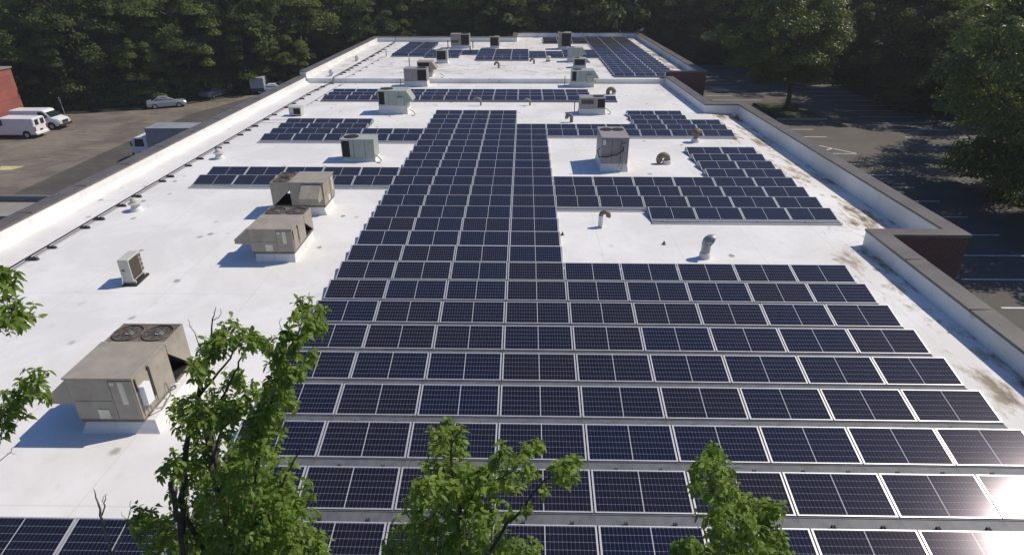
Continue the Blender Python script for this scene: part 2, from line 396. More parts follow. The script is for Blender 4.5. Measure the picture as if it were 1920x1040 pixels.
mb=MB(); mb.quad((-21.33,61.28,.5),(-20.76,61.28,.5),(-20.76,61.28,1.0),(-21.33,61.28,1.0)); mb.quad((13.28,61.72,.3),(13.28,62.3,.3),(13.28,62.3,1.03),(13.28,61.72,1.03)); mb.build('parapet_end',M['flash'],B)
# coping joint straps
mb=MB()
for i in range(14):
    y=10+i*3.6
    mb.box(-21.42,-20.70,y,y+.05,PT-.07,PT+.034)
for i in range(4):
    y=9.5+i*3.6; mb.box(13.45,14.17,y,y+.05,PT-.08,PT+.034)
mb.build('coping_joint',M['coping'],B)
# low canopy roof of the loading side
cn=empty('loading_canopy',(-28,36,-6.5),0,'low grey flat canopy roof beside the loading lane','canopy')
mb=MB(); mb.box(-8,6.6,-2.2,.3,3.2,3.4); mb.build('roof',M['walk'],cn)
mb=MB(); mb.box(-8,6.6,.3,.55,3.1,3.75); mb.box(-8.2,-8,-2.2,.55,3.1,3.75); mb.build('upstand',plain('grey_canopy_edge',(.16,.165,.175),.6),cn)
mb=MB()
for x in (-7.6,-3,1.5,6): mb.box(x-.1,x+.1,-2,-1.8,0,3.2)
mb.build('column',M['concrete'],cn)
# red neighbour
rb=empty('red_brick_building',(-60.3,75.4,-6.5),0,'tall plain red brick wall of the neighbouring building behind the parked vans','building')
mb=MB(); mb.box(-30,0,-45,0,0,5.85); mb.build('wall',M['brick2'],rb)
bpy.data.objects
mb=MB(); mb.box(-30.1,.12,-45.1,.12,5.85,6.02); mb.box(-29,-.35,-44,-.35,5.7,6.03,0); mb.build('coping',plain('pale_grey_coping',(.28,.26,.24),.7),rb)
mb=MB(); mb.box(0.02,.28,-5.6,-5.2,5.0,5.25); mb.build('wall_lamp',M['white'],rb)
mb=MB()
for k in range(1,5): mb.box(-.001,.012,-45,0,k*1.25,k*1.25+.02)
mb.build('joint_line',plain('brick_joint',(.16,.06,.05),.9),rb)
# ------------------------------------------------------------ solar panels
TL=rad(12.61); ct,st_=math.cos(TL),math.sin(TL)
def T(u,v,w): return (u,v*ct-w*st_,.085+v*st_+w*ct)
def make_panel():
    root=empty('solar_panel')
    fr=MB(); fw=.024; fv=.036
    fr.box(-1,1,0,fw,-.036,.0,T=T); fr.box(-1,1,1-fw,1,-.036,.0,T=T); fr.box(-1,-1+fv,fw,1-fw,-.036,.0,T=T); fr.box(1-fv,1,fw,1-fw,-.036,.0,T=T)
    fr.build('frame',M['alu'],root)
    g=MB(); g.box(-1+fv,1-fv,fw,1-fw,-.012,-.003,T=T); g.build('glass',M['cells'],root)
    tr=MB()
    # shallow trough in front of the low edge
    tr.box(-1.015,1.015,-.34,.04,.030,.046); tr.box(-1.015,1.015,-.36,-.335,.0,.075); tr.box(-1.015,1.015,-.03,.03,.046,.060)
    tr.build('tray',M['tray'],root)
    df=MB(); y=ct+.005; df.prism([(y,.272),(y+.012,.275),(y+.145,.05),(y+.13,.045)],-1.015,1.015,ax='x'); df.build('wind_deflector',M['tray'],root)
    return root
def add_clips(root):
    for x in (-.42,.55):
        c=MB(); c.prism([(x-.035,.047),(x+.04,.047),(x+.04,.12),(x+.012,.12),(x+.012,.065),(x-.008,.065),(x-.008,.12),(x-.035,.12)],-.33,-.25)
        c.build('clip',M['dark'],root)
def add_ballast(root):
    c=MB(); c.prism([(-.27,.046),(-.14,.046),(-.15,.10),(-.25,.10)],-.62+.1,-.05+.1,ax='x'); c.build('ballast_block',M['concrete'],root); c=MB(); c.box(-1.016,1.016,-.372,-.34,.012,.09); c.box(-1.016,1.016,-.12,-.05,.047,.066); c.prism([(-.372,.09),(-.34,.09),(-.3,.066),(-.372,.085)],-1.016,1.016,ax='x'); c.build('front_lip',M['alu'],root)
def add_side(root,s):
    x=s*1.02; c=MB(); c.prism([(.30,.03),(ct+.14,.03),(ct+.02,.28),(ct-.02,.28),(.6,.16)],x-.006,x+.006,ax='x'); c.build('side_plate',M['galv'],root)
PA,PY,PP,PW=-.5515,19.683,1.4922,2.0322
blocks=[]  # (name,row list nearest first,[(y_near,z0,[x left...])])
def cx(c,off=0): return PA+PW*(c+off)+1.0
def rows(rs,cs): return [(PY-PP*r,0.,[cx(c) for c in (cs(r) if callable(cs) else cs)]) for r in rs]
blocks.append(('front block',rows(range(8,-1,-1),lambda r: range(-5,6) if r==8 else range(-3,6)),'f'))
blocks.append(('long middle strip',rows(range(-1,-19,-1),lambda r: range(-3,0) if r<=-16 else range(-3,1)),'c'))
blocks.append(('two-row arm behind the tan unit',rows((-7,-8),range(-8,-3)),'l'))
blocks.append(('stepped arm beside the grey-green unit',rows((-13,-14,-15,-16),lambda r: range(-8,-3) if r>=-14 else range(-8,-5)),'l'))
blocks.append(('three-row band below the roof step',rows((-22,-23,-24),lambda r: range(-8,4) if r==-22 else range(-8,3)),'l'))
blocks.append(('big block behind the galvanised hood',rows((-4,-5,-6,-7,-8,-9,-10,-11),lambda r: range(3,7) if r==-4 else range(1,7) if r>=-7 else range(5,7)),'r'))
blocks.append(('block beyond the round turbine vent',rows((-14,-15,-16,-17,-18),lambda r: range(1,7) if r>=-15 else range(4,7) if r==-16 else range(4,6)),'r'))
def frows(y0,n,cs): return [(y0+PP*k,ZF,[cx(c,.49) for c in cs]) for k in range(n)]
blocks.append(('long raised-roof block',frows(62.6,24,(4,5,6)),'r'))
blocks.append(('raised-roof pair of columns',frows(77.5,9,(-8,-7)),'l'))
blocks.append(('raised-roof block behind the small grey unit',frows(76.5,4,(-6,-5)),'l'))
blocks.append(('short raised-roof pair',frows(79.2,2,(-4,)),'l'))
blocks.append(('raised-roof middle block',frows(74.2,6,(-3,-2,-1)),'l'))
blocks.append(('raised-roof three-row block',frows(76.5,3,(0,1)),'l'))
blocks.append(('raised-roof inner block',frows(76.5,4,(2,3)),'r'))
blocks.append(('raised-roof rear block',frows(91.3,4,(1,2,3)),'r'))
ORD=['','first','second','third','fourth','fifth','sixth','seventh','eighth','ninth','tenth','eleventh','twelfth','thirteenth','fourteenth','fifteenth','sixteenth','seventeenth','eighteenth','nineteenth','twentieth','twenty-first','twenty-second','twenty-third','twenty-fourth']
allp=[]
for bi,(bn,rws,side) in enumerate(blocks):
    for ri,(y,z0,xl) in enumerate(rws):
        for ci,x in enumerate(xl):
            n=len(xl)
            k=n-ci if side in 'fr' else ci+1
            where='from the shaded parapet' if side in 'fr' else 'from the gas pipe'
            lab='panel, %s, %s row up, %s %s'%(bn,ORD[ri+1],ORD[k],where)
            fx=set(round(q,2) for yy,zz,xx in rws if abs(yy-(y-PP))<.2 for q in xx)
            for b2 in blocks:
                for yy,zz,xx in b2[1]:
                    if abs(yy-(y-PP))<.3: fx|=set(round(q,2) for q in xx)
            allp.append(dict(b=bi,y=y,z=z0,x=x,lab=lab,left=(ci==0),right=(ci==n-1),open=round(x,2) not in fx))
allp.sort(key=lambda d:d['y'])
nearp,farp=allp[:300],allp[300:]
proto={}
def variant(clip,ball,l,r):
    k=(clip,ball,l,r)
    if k in proto: return copy_tree(proto[k])
    p=make_panel()
    if clip: add_clips(p)
    if ball: add_ballast(p)
    if l: add_side(p,-1)
    if r: add_side(p,1)
    proto[k]=p; return p
rndp=random.Random(3)
xset={}
for d in allp: xset.setdefault(round(d['y'],1),set()).add(round(d['x'],2))
for d in nearp:
    rowx=xset[round(d['y'],1)]
    l=round(d['x']-PW,2) not in rowx and round(d['x']-PW+.01,2) not in rowx and round(d['x']-PW-.01,2) not in rowx
    r=round(d['x']+PW,2) not in rowx and round(d['x']+PW+.01,2) not in rowx and round(d['x']+PW-.01,2) not in rowx
    far=d['y']>45
    p=variant(d['y']<16,(d['open'] and not far),l and not far,r and not far)
    p.location=(d['x'],d['y'],d['z']); tag(p,d['lab'],'solar panel','solar panels in rows on the white roof')
    p.rotation_euler=(rndp.uniform(-.002,.002),rndp.uniform(-.0015,.0015),rndp.uniform(-.001,.001))
fm=MB(); 
for d in farp:
    def F(u,v,w,d=d):
        q=T(u,v,w); return (q[0]+d['x'],q[1]+d['y'],q[2]+d['z'])
    fm.box(-.985,.985,.015,.985,-.036,-.003,1,T=F)
    for a in ((-1,1,0,.022),(-1,1,.978,1),(-1,-.978,.022,.978),(.978,1,.022,.978)): fm.box(*a,-.04,.0,0,T=F)
    fm.box(d['x']-1.01,d['x']+1.01,d['y']-.3,d['y']+.03,d['z']+.03,d['z']+.045,2)
mfar,tt,bb=nt('distant_solar_cells'); gg=G(tt); gg.put(bb.inputs['Base Color'],gg.mix(gg.mapr(gg.noise(gg.obj(),.6,3),.4,.6),(.017,.019,.038),(.024,.021,.032))); bb.inputs['Roughness'].default_value=.16; bb.inputs['IOR'].default_value=1.38
o=fm.build('distant_solar_panels',[M['alu'],mfar,M['tray']]); tag(o,'solar panels massed on the rear of the raised roof','solar panels',None,'stuff')

# ------------------------------------------------------------ rooftop equipment
def ring_fan(root,cx_,cy,z,r,hub=True,name='fan'):
    m=MB(); m.lathe((cx_,cy,z),[(r+.03,.0),(r+.03,.03),(r,.035),(r*.98,-.10)],24); fr=m.build(name,M['tand'] if hub else M['dark'],root,smooth=False)
    m=MB(); m.cyl((cx_,cy,z+.004 if not hub else z-.12),r*.99,.012,24); m.build('fan_well',M['black'],fr)
    m=MB(); m.cyl((cx_,cy,z+.012 if not hub else z-.06),r*.26,.016 if not hub else .06,14)
    for k in range(4):
        a=k*PI/2+.4; c,s=math.cos(a),math.sin(a); d=Vector((c,s,0)); p=Vector((-s,c,0))
        o_=Vector((cx_,cy,z-.07)); m.add([o_+d*r*.25-p*r*.15,o_+d*r*.93-p*r*.28+Vector((0,0,-.03)),o_+d*r*.93+p*r*.28+Vector((0,0,.03)),o_+d*r*.25+p*r*.15],[(0,1,2,3)])
    m.build('fan_blade',M['dark'],fr); m=MB(); m.cyl((cx_+.02,cy,z-.05),r*.3,.07,12); m.build('fan_motor',M['alu'] if hub else M['dark'],fr)
    if not hub: return
    m=MB()
    for q in (.35,.62,.88): m.tube([(cx_+r*q*math.cos(i*PI/10),cy+r*q*math.sin(i*PI/10),z+.03) for i in range(21)],.005,4,cap=False)
    for k in range(4):
        a=k*PI/4; m.tube([(cx_-r*math.cos(a),cy-r*math.sin(a),z+.034),(cx_+r*math.cos(a),cy+r*math.sin(a),z+.034)],.006,4)
    m.build('fan_guard',M['dark'],fr)
def rtu(loc,rz,w,d,zt,zb,label,curb_ext=.12,hood_y=(.06,.80),detail=True,fw=.62):
    root=empty('rooftop_unit',loc,rz,label,'rooftop air conditioner','tan rooftop air conditioners'); h=w/2; ym=d*fw
    m=MB(); e=curb_ext
    m.add([(-h+.1-e,.02-e*.4,0),(h-.12+e*2.8,.02-e*.4,0),(h-.12+e*2.8,d+e,0),(-h-e,d+e,0),(-h+.08,.14,zb),(h-.12+e*2.,.1,zb),(h-.12+e*2.,d-.02,zb),(-h+.08,d-.02,zb)],[(3,2,1,0),(4,5,6,7),(0,1,5,4),(1,2,6,5),(2,3,7,6),(3,0,4,7)])
    m.build('curb',M['flash'],root)
    m=MB(); m.box(-h+.02,h-.02,.02,d-.02,zb,zb+.09); m.build('base_rail',M['tand'],root)
    m=MB(); m.box(-h,h,0,ym,zb+.09,zt-.03); m.build('cabinet',M['tan'],root,bevel=.008)
    m=MB(); m.box(-h-.035,h+.035,-.05,ym+.01,zt-.05,zt); m.build('lid',M['tan'],root,bevel=.006)
    # seams and door panels
    m=MB(); zm=zb+(zt-zb)*.47
    m.box(-h+.05,h*.22,-.012,0,zm-.012,zm+.012); m.box(h*.22,h*.22+.03,-.014,0,zb+.1,zt-.06); m.box(h*.25+.03,h-.03,-.02,-.0,zb+.12,zt-.1)
    m.box(h,h+.012,ym*.40,ym*.40+.03,zb+.1,zt-.08); m.box(h,h+.02,ym*.43+.03,ym-.05,zb+.14,zt-.16); m.box(h,h+.02,.08,ym*.38,zb+.14,zt-.2)
    m.build('door_panel',M['tan'],root)
    m=MB(); m.box(h+.012,h+.035,ym*.40-.02,ym*.42,zb+.35,zt-.12); m.build('handle',M['dark'],root)
    m=MB(); m.box(h+.012,h+.03,.05,.08,zt-.45,zt-.1); m.build('handle',M['dark'],root)
    for bx_ in ((h*.55,h*.72,-.026,-.018,zt-.75 if zt-zb>1.1 else zt-.6,zt-.13),(h*.30,h*.45,-.026,-.018,zt-.22,zt-.14),(-.25,.02,-.016,-.006,zb+.12,zb+.38)):
        m=MB(); m.box(*bx_); m.build('label_plate',M['sticker'],root)
    if detail:
        m=MB(); m.box(h+.02,h+.16,.10,.36,zb+.42,zb+.95); m.build('disconnect_box',M['white'],root,bevel=.01)
        m=MB(); m.tube([(h+.09,.22,zb+.42),(h+.10,.24,zb+.2),(h+.2,.5,zb+.07),(h+.16,.95,zb+.12),(h+.05,1.05,zb+.4)],.018,6); m.build('conduit',M['galv'],root)
        m=MB(); m.tube([(h+.05,ym-.3,zb+.18),(h+.14,ym-.28,zb+.22),(h+.15,ym-.1,zb+.12),(h+.06,ym,zb+.1)],.022,6); m.build('drain_pipe',M['white'],root)
    # fan section: deck on slanted coils with an open wedge behind the cabinet
    m=MB(); m.box(-h,h,ym+.01,d,zt-.09,zt-.035)
    m.build('fan_deck',M['tand'],root)
    m=MB(); m.box(-h-.01,h+.01,d-.03,d,zb+.05,zt-.02); 
    for s in (-1,1): m.prism([(ym,zt-.02),(d,zt-.02),(d,zb+.09),(d-.06,zb+.09),(ym,zt-.34)],s*h-.012,s*h+.012,ax='x')
    m.build('side_panel',M['tan'],root)
    m=MB(); m.add([(-h+.02,ym+.05,zt-.36),(h-.02,ym+.05,zt-.36),(h-.02,d-.10,zb+.12),(-h+.02,d-.10,zb+.12)],[(0,1,2,3)]); m.box(-h+.02,h-.02,ym+.02,d-.05,zb+.09,zb+.12)
    m.build('condenser_coil',M['black'],root)
    fr_=min(h,(d-ym)/2)*.80
    for s in (-1,1): ring_fan(root,s*h*.5,(ym+d)/2,zt-.03,min(fr_,h*.46))
    # economiser hood on the left flank
    y0,y1=hood_y[0]*ym,hood_y[1]*ym; hd=.62; H_=zt-zb
    m=MB(); m.prism([(-h,zt-.07),(-h,zt-H_*.66),(-h-hd,zt-H_*.64),(-h-hd,zt-H_*.47)],y0,y1)
    m.build('intake_hood',M['tan'],root)
    return root
rtu((-9.68,11.55,0),rad(.5),1.53,2.42,1.60,.31,'largest tan rooftop unit with twin fans, white side box and wedge hood, ',.15)
rtu((-9.33,21.15,0),rad(.5),1.60,2.35,1.36,.34,'middle tan rooftop unit with twin fans and wedge hood facing away from the panels',.03,(.06,.80),False)
rtu((-8.78,26.83,0),rad(90.5),1.58,2.32,1.55,.40,'tan rooftop unit turned sideways with its hood in front and dark fans at one end',.0,(.05,.62),False,.64)
def louvre(m,x0,x1,y,z0,z1,n=8,ax='y'):
    for i in range(n):
        zz=z0+(z1-z0)*(i+.5)/n
        if ax=='y': m.box(x0,x1,y-.015,y,zz-.012,zz+.008)
        else: m.box(y,y+.015,x0,x1,zz-.012,zz+.008)
def packaged(name,x0,x1,y0,y1,zc,zt,mat,label,z0=0,coil='l',fans=1,fanside='l',hood=None,coilw=.25,cat='rooftop air conditioner',group='boxy rooftop units',extra=None,stand=False):
    xc,yc=(x0+x1)/2,y0; w=(x1-x0)/2; d=y1-y0
    root=empty(name,(xc,y0,z0),0,label,cat,group); zc-=0; 
    if stand:
        m=MB()
        for sx in (-1,1):
            for yy in (.08,d-.12): m.box(sx*(w-.08)-.04,sx*(w-.08)+.04,yy,yy+.06,0,zc)
        m.build('leg',M['galv'],root)
    elif zc>.05:
        m=MB(); e=.05; m.box(-w-e,w+e,-e,d+e,0,zc,taper=.07); m.build('curb',M['roof'],root)
    m=MB(); m.box(-w,w,0,d,zc,zt-.02); m.build('cabinet',mat,root,bevel=.02)
    m=MB(); m.box(-w-.03,w+.03,-.03,d+.03,zt-.05,zt); m.build('lid',mat,root,bevel=.012)
    if coil:
        cw=2*w*coilw
        a,b=(-w+.06,-w+.06+cw) if coil=='l' else (w-.06-cw,w-.06)
        m=MB(); m.box(a,b,-.012,0,zc+.10,zt-.10); g_=m.build('coil_grille',M['black'],root)
        m=MB(); louvre(m,a,b,-.012,zc+.12,zt-.12,10); m.build('fin',M['dark'],g_)
    if fans:
        fs=[-w*.48] if (fans==1 and fanside=='l') else [w*.5] if fans==1 else [-w*.45,w*.45]
        for fx in fs: ring_fan(root,fx,d*.5 if fans==1 else d*.72,zt,min(w*.42,d*.36),False)
    if hood:
        s=1 if hood=='r' else -1
        m=MB(); m.prism([(s*w,zt-.02),(s*w,zt-.10),(s*(w+.42),zc+.30),(s*(w+.42),zc+.42)],.05,d-.08); 
        m.prism([(s*w,zt-.1),(s*w,zc+.30),(s*(w+.42),zc+.30)],.04,.06)
        m.build('intake_hood',mat,root)
    m=MB()
    for q in (.38,.72):
        xx=-w+2*w*q; m.box(xx-.008,xx+.008,-.008,0,zc+.05,zt-.07)
    m.build('panel_seam',M['dark'],root)
    if extra=='box':
        m=MB(); m.box(w*.36,w*.78,-.16,0,zc+.0,zc+.62); m.build('service_box',mat,root,bevel=.01)
    if extra=='louvre':
        m=MB(); m.box(-w+.1,-w+1.0,-.01,0,zc+.35,zc+.68); g_=m.build('vent_slot',M['dark'],root); m=MB(); louvre(m,-w+.08,-w+1.02,-.02,zc+.33,zc+.7,3); m.build('vent_blade',mat,g_)
    if extra=='pipes':
        m=MB(); m.tube([(w*.55,-.05,zc+1.0),(w*.6,-.14,zc+.75),(w*.2,-.12,zc+.55),(-w*.5,-.10,zc+.42),(-w-.12,-.05,zc+.38),(-w-.2,.1,zc+.7),(-w-.08,.3,zc+.75)],.03,6); m.build('refrigerant_line',M['dark'],root)
        m=MB(); m.tube([(w*.6,-.10,zc+.5),(w*.66,-.16,zc+.2),(w*.5,-.15,zc-.35)],.03,6); m.tube([(w*.3,-.08,zc+.4),(w*.42,-.14,zc+.1),(w*.3,-.13,zc-.1)],.025,6); m.build('drain_pipe',M['galv'],root)
        m=MB(); m.box(w*.45,w*.85,-.08,0,zt-.75,zt-.32); m.build('disconnect_box',M['galv'],root); m=MB(); m.box(-w+.05,-w+.2,-.02,0,zt-.4,zt-.12); m.build('label_plate',M['white'],root)
    return root
packaged('packaged_unit',4.12,5.55,33.0,35.5,.42,1.84,M['mauve'],'tall mauve-grey rooftop unit with two round fans on top and pipes on its face',coil=None,fans=2,extra='pipes')
packaged('packaged_unit',-10.35,-8.48,34.7,35.9,.16,1.27,M['green'],'low grey-green unit on a white curb in front of the stepped panel arm',coilw=.22)
packaged('packaged_unit',-10.95,-8.82,47.5,49.1,.60,1.70,M['green'],'grey-green unit with side hood and service box on a tall curb, beside the three-row band',hood='r',coilw=.20,extra='box')
packaged('packaged_unit',4.1,5.98,47.4,48.7,.42,1.24,M['mauve'],'low mauve unit with slotted vent and dark coil beside the brown gooseneck',coil='r',fanside='r',coilw=.27,extra='louvre')
packaged('packaged_unit',4.25,6.3,59.3,60.8,.46,1.46,M['green'],'grey-green unit with side hood standing against the roof step',hood='r',coilw=.18,extra='box')
packaged('packaged_unit',-11.1,-9.0,59.4,60.8,.46,1.58,M['mauve'],'grey unit with a wide dark coil standing against the roof step',coil='r',fanside='r',coilw=.38)
packaged('packaged_unit',-10.35,-8.95,62.6,64.0,.35,1.38,M['tan'],'brownish unit with dark coil and side hood just above the roof step',z0=ZF,coil='l',coilw=.78,fans=0,hood='r')
packaged('packaged_unit',5.1,6.35,68.5,69.6,.20,.95,M['green'],'small dark unit with all-round coil behind the stepped grey-green one',z0=ZF,coil='l',coilw=.85,fans=1,hood='r')
packaged('packaged_unit',4.75,6.35,73.0,74.3,.45,1.5,M['green'],'pale grey-green unit on a white curb beside the raised-roof panels',z0=ZF,coil=None,fans=1,hood='r')
packaged('packaged_unit',-9.7,-8.5,71.8,73.0,.30,1.38,M['green'],'small dark-coiled unit between the raised-roof panel blocks',z0=ZF,coil='l',coilw=.80,fans=1)
packaged('packaged_unit',-9.6,-7.2,85.6,87.2,.35,1.75,M['mauve'],'wide unit on a white stand near the far parapet',z0=ZF,coil='r',coilw=.42,fanside='r',extra='louvre')
packaged('packaged_unit',-4.55,-3.35,85.8,87.0,.25,1.42,M['tan'],'small square tan unit standing alone near the far parapet',z0=ZF,coil='l',coilw=.8,fans=1)
packaged('packaged_unit',4.25,5.85,84.8,86.3,.30,2.0,M['tan'],'tall dark unit in front of the rear panels near the far parapet',z0=ZF,coil='r',coilw=.72,fans=1)
packaged('condenser',-17.45,-16.55,46.6,47.3,.05,.66,M['beige'],'small beige cube condenser beside the gas pipe',coil='r',coilw=.52,fans=0,cat='condenser')
# small split condenser
r_=empty('split_condenser',(-13.73,19.55,0),rad(4),'slim cream outdoor condenser with a dark fan grille on a flat dark pad','condenser')
m=MB(); m.box(-.24,.26,-.47,.47,0,.07); m.build('pad',M['dark'],r_)
m=MB(); m.box(-.20,.17,-.42,.42,.15,.98); m.build('casing',M['beige'],r_,bevel=.03)
m=MB(); m.box(.17,.185,-.37,.22,.22,.93); g_=m.build('fan_grille',M['dark'],r_)
m=MB()
for i in range(9): m.box(.185,.195,-.37,.22,.25+i*.078,.262+i*.078)
for i in range(5): m.box(.185,.195,-.36+i*.14,-.35+i*.14,.22,.93)
m.build('grille_bar',M['brown'],g_)
m=MB()
for i in range(4): m.box(.17,.19,.28,.38,.28+i*.17,.40+i*.17)
m.build('service_slot',M['tand'],r_)
for y in (-.33,.33):
    m=MB(); m.box(-.2,.2,y-.03,y+.03,.07,.15); m.build('foot',M['beige'],r_)
m=MB(); m.box(-.12,-.02,-.435,-.42,.55,.62); m.build('handle',M['tand'],r_)
m=MB(); m.tube([(-.12,-.43,.45),(-.14,-.5,.3),(-.2,-.46,.1),(-.32,-.2,.04)],.02,6); m.build('refrigerant_line',M['white'],r_)
# gooseneck vents
def gooseneck(loc,r,R,stem,s,mat,label,baser=None,basez=.16,end=205,flare=1.0,rz=0,stemmat=None,group='curved rooftop vents',name='gooseneck_vent',cat='roof vent'):
    root=empty(name,loc,rz,label,cat,group)
    if baser:
        m=MB(); m.lathe((0,0,0),[(baser*1.12,0),(baser,basez),(r*.9,basez+.01)],20); m.build('flashing_curb',M['roof'],root)
    zz=basez if baser else 0
    if stem>zz+.02:
        m=MB(); m.cyl((0,0,zz),r,stem-zz,18); m.build('stem',stemmat or mat,root)
    pts=[];rs=[]
    n=18
    for i in range(n+1):
        a=rad(end)*i/n; pts.append((s*(R-R*math.cos(a)),0,stem+R*math.sin(a))); rs.append(r*(1+(flare-1)*i/n))
    m=MB(); m.tube(pts,rs,16,cap=False)
    d=(Vector(pts[-1])-Vector(pts[-2])).normalized(); k=len(m.v)-16
    m.f.append(tuple(range(k,k+16))) ; m.m.append(1)
    m.build('bend',[mat,M['black']],root,smooth=True)
    if baser:
        m=MB(); m.cyl((0,0,stem-.05),r*1.06,.05,18); m.build('collar',mat,root)
    return root
gooseneck((8.02,34.55,0),.165,.23,.26,-1,M['brown'],'fat brown curled duct vent on a white curb beside the mauve unit',.24,.2,225,1.05)
gooseneck((3.26,24.95,0),.095,.16,.50,1,M['brown'],'brown gooseneck vent on a white stem in front of the panel block',.0,0,200,1.1,stemmat=M['roof'])
gooseneck((3.33,44.9,0),.12,.17,.34,-1,M['brown'],'brown gooseneck vent beside the low mauve unit',None,.1,205,1.1)
gooseneck((7.72,55.8,0),.17,.27,.20,-1,M['brown'],'thick brown curled vent at the end of the three-row band',.2,.15,230,1.0)
gooseneck((-3.5,50.8,0),.07,.30,.30,-1,M['lead'],'thin grey arched vent in front of the three-row band',None,.1,150,1.0)
gooseneck((.42,50.9,0),.07,.28,.22,-1,M['lead'],'thin faded arched vent nearer the beige middle of the three-row band',None,.1,150,1.0)
gooseneck((-2.75,68.4,ZF),.10,.20,.36,-1,M['brown'],'small brown gooseneck on the raised roof in front of the middle block',None,.1,200,1.1)
gooseneck((.98,71.6,ZF),.10,.20,.30,-1,M['brown'],'small brown gooseneck below the raised-roof three-row block',None,.1,200,1.1)
r_=gooseneck((6.90,21.85,0),.17,.13,.60,1,M['galv'],'galvanised hood vent on a white stem in front of the block',.20,.22,120,1.35)
r_=empty('turbine_vent',(10.8,39.45,0),0,'round brown turbine vent on a white base beside the panel row','roof vent')
m=MB(); m.lathe((0,0,0),[(.30,0),(.22,.22),(.16,.24)],20); m.build('flashing_curb',M['roof'],r_)
m=MB(); m.cyl((0,0,.22),.15,.2,18); m.build('neck',M['brown'],r_)
m=MB()
for k in range(16):
    a=k*PI/8; pr=[]
    for i in range(9):
        f=-PI/2+PI*i/8; rr=.30*math.cos(f)+.03; pr.append((rr*math.cos(a+.25*math.sin(f)),rr*math.sin(a+.25*math.sin(f)),.62+.24*math.sin(f)))
    for i in range(8):
        p,q=Vector(pr[i]),Vector(pr[i+1]); t_=Vector((-math.sin(a),math.cos(a),0))*.085-Vector((math.cos(a),math.sin(a),0))*.03
        m.quad(p,q,q+t_,p+t_)
m.lathe((0,0,.62),[(.01,-.22),(.18,-.14),(.22,0),(.18,.16),(.01,.25)],16); m.build('turbine_head',M['brown'],r_)
r_=empty('bucket_vent',(2.6,73.3,ZF),0,'short pale bucket-shaped vent below the raised-roof panels','roof vent')
m=MB(); m.lathe((0,0,0),[(.26,0),(.26,.5),(.2,.6),(.0,.62)],18); m.build('drum',M['whitebox'],r_); m=MB(); m.lathe((0,0,0),[(.3,.1),(.3,.14),(.26,.14)],18); m.build('band',M['brown'],r_)
# mushroom vents along the gas pipe
mush=None
ML=['mushroom vent nearest the small condenser, beside the gas pipe','mushroom vent beside the gas pipe facing the tan units','mushroom vent just beyond the roof step beside the gas pipe','mushroom vent deepest on the raised roof beside the gas pipe']
for (x,y,z0),lab in zip([(-17.66,26.6,0),(-17.64,35.2,0),(-18.8,62.9,ZF),(-18.9,73.6,ZF)],ML):
    if mush is None:
        mush=root=empty('mushroom_vent')
        m=MB(); m.lathe((0,0,0),[(.27,0),(.25,.10),(.17,.26),(.16,.32)],22); m.build('flashing_curb',M['roof'],root,smooth=False)
        m=MB(); m.lathe((0,0,0),[(.13,.28),(.13,.36)],18); m.build('neck',M['dark'],root)
        m=MB(); m.lathe((0,0,0),[(.29,.33),(.295,.36),(.20,.40),(.17,.50),(.12,.58),(.0,.62)],24); m.build('cap',M['beige'],root,smooth=False)
    else: root=copy_tree(mush)
    root.location=(x,y,z0); tag(root,lab,'roof vent','mushroom vents beside the gas pipe')
# gas pipe and its rubber blocks
YS1=[13.5,14.9,16.4,17.6,19.0,21.2,22.3,24.4,25.4,27.1,28.4,30.8,31.6,33.6,35.0,37.4,38.6,40.7,42.0,43.2,45.3,46.9,49.6,51.2,53.2,55.0,57.3,59.0,60.8]
YS2=[63.7,64.8,66.4,67.8,69.7,71.2,73.4,74.8,76.8,78.0,80.3,81.9,84.0,87.3,89.3,91.3]
def px_(y): return -18.66-.09*math.sin((y-20)/12) if y<59 else -18.66+(y-59)*.2 if y<61.5 else -18.14-.06*math.sin(y/7)
pts=[(px_(8),8,.16)]+[(px_(y),y,.16) for y in range(12,60,4)]+[(px_(60.9),60.9,.16),(px_(61.15),61.15,.24),(px_(61.3),61.35,.56)]+[(px_(y),y,ZF+.16) for y in range(63,93,4)]+[(px_(92.5),92.5,ZF+.16),(px_(92.9),92.9,ZF+.25),(px_(93),93.1,ZF+1.25)]
m=MB(); m.tube(pts,.032,8); m.tube([(x+.10,y,z_-.03) for x,y,z_ in pts[:-2]],.014,6); o=m.build('gas_pipe',M['dark']); tag(o,'long dark gas pipe running the whole length of the white roof','pipe')
blk=None
def block(x,y,z,grp,lab,s=1.):
    global blk
    if blk is None:
        blk=o=MB().prism([(-.26,0),(.26,0),(.19,.11),(-.19,.11)],-.075,.075).build('pipe_support',M['dark'],bevel=.01)
    else: o=blk.copy(); COL.objects.link(o)
    o.location=(x,y,z); o.scale=(s,s,s); tag(o,lab,'pipe support',grp)
rb_=random.Random(5)
for y in YS1+YS2:
    block(px_(y)+.05,y,ZF if y>61 else 0,'rubber blocks under the gas pipe','dark rubber block carrying the long gas pipe',rb_.uniform(.75,.95))
pts=[(-17.1,60.9,.1),(-17.2,58,.1),(-17.25,54,.1),(-17.3,50.3,.1)]
m=MB(); m.tube(pts,.016,6); m.tube([(-17.1,60.9,.1),(-17.05,61.28,.12),(-17.05,61.34,.5),(-16.9,64,.5),(-16.75,70,.5),(-16.55,76.8,.5)],.016,6); o=m.build('conduit_run',M['galv']); tag(o,'thin conduit on small blocks beside the far half of the gas pipe','conduit')
for y in (52.5,55.2,57.6,59.8): block(-17.22,y,0,'small blocks under the thin conduit','small rubber block carrying the thin conduit',.55)
for y in (63.5,66,68.6,71.2,73.8): block(-16.82+(y-63)*.02,y,ZF,'small blocks under the thin conduit','small rubber block carrying the thin conduit',.55)
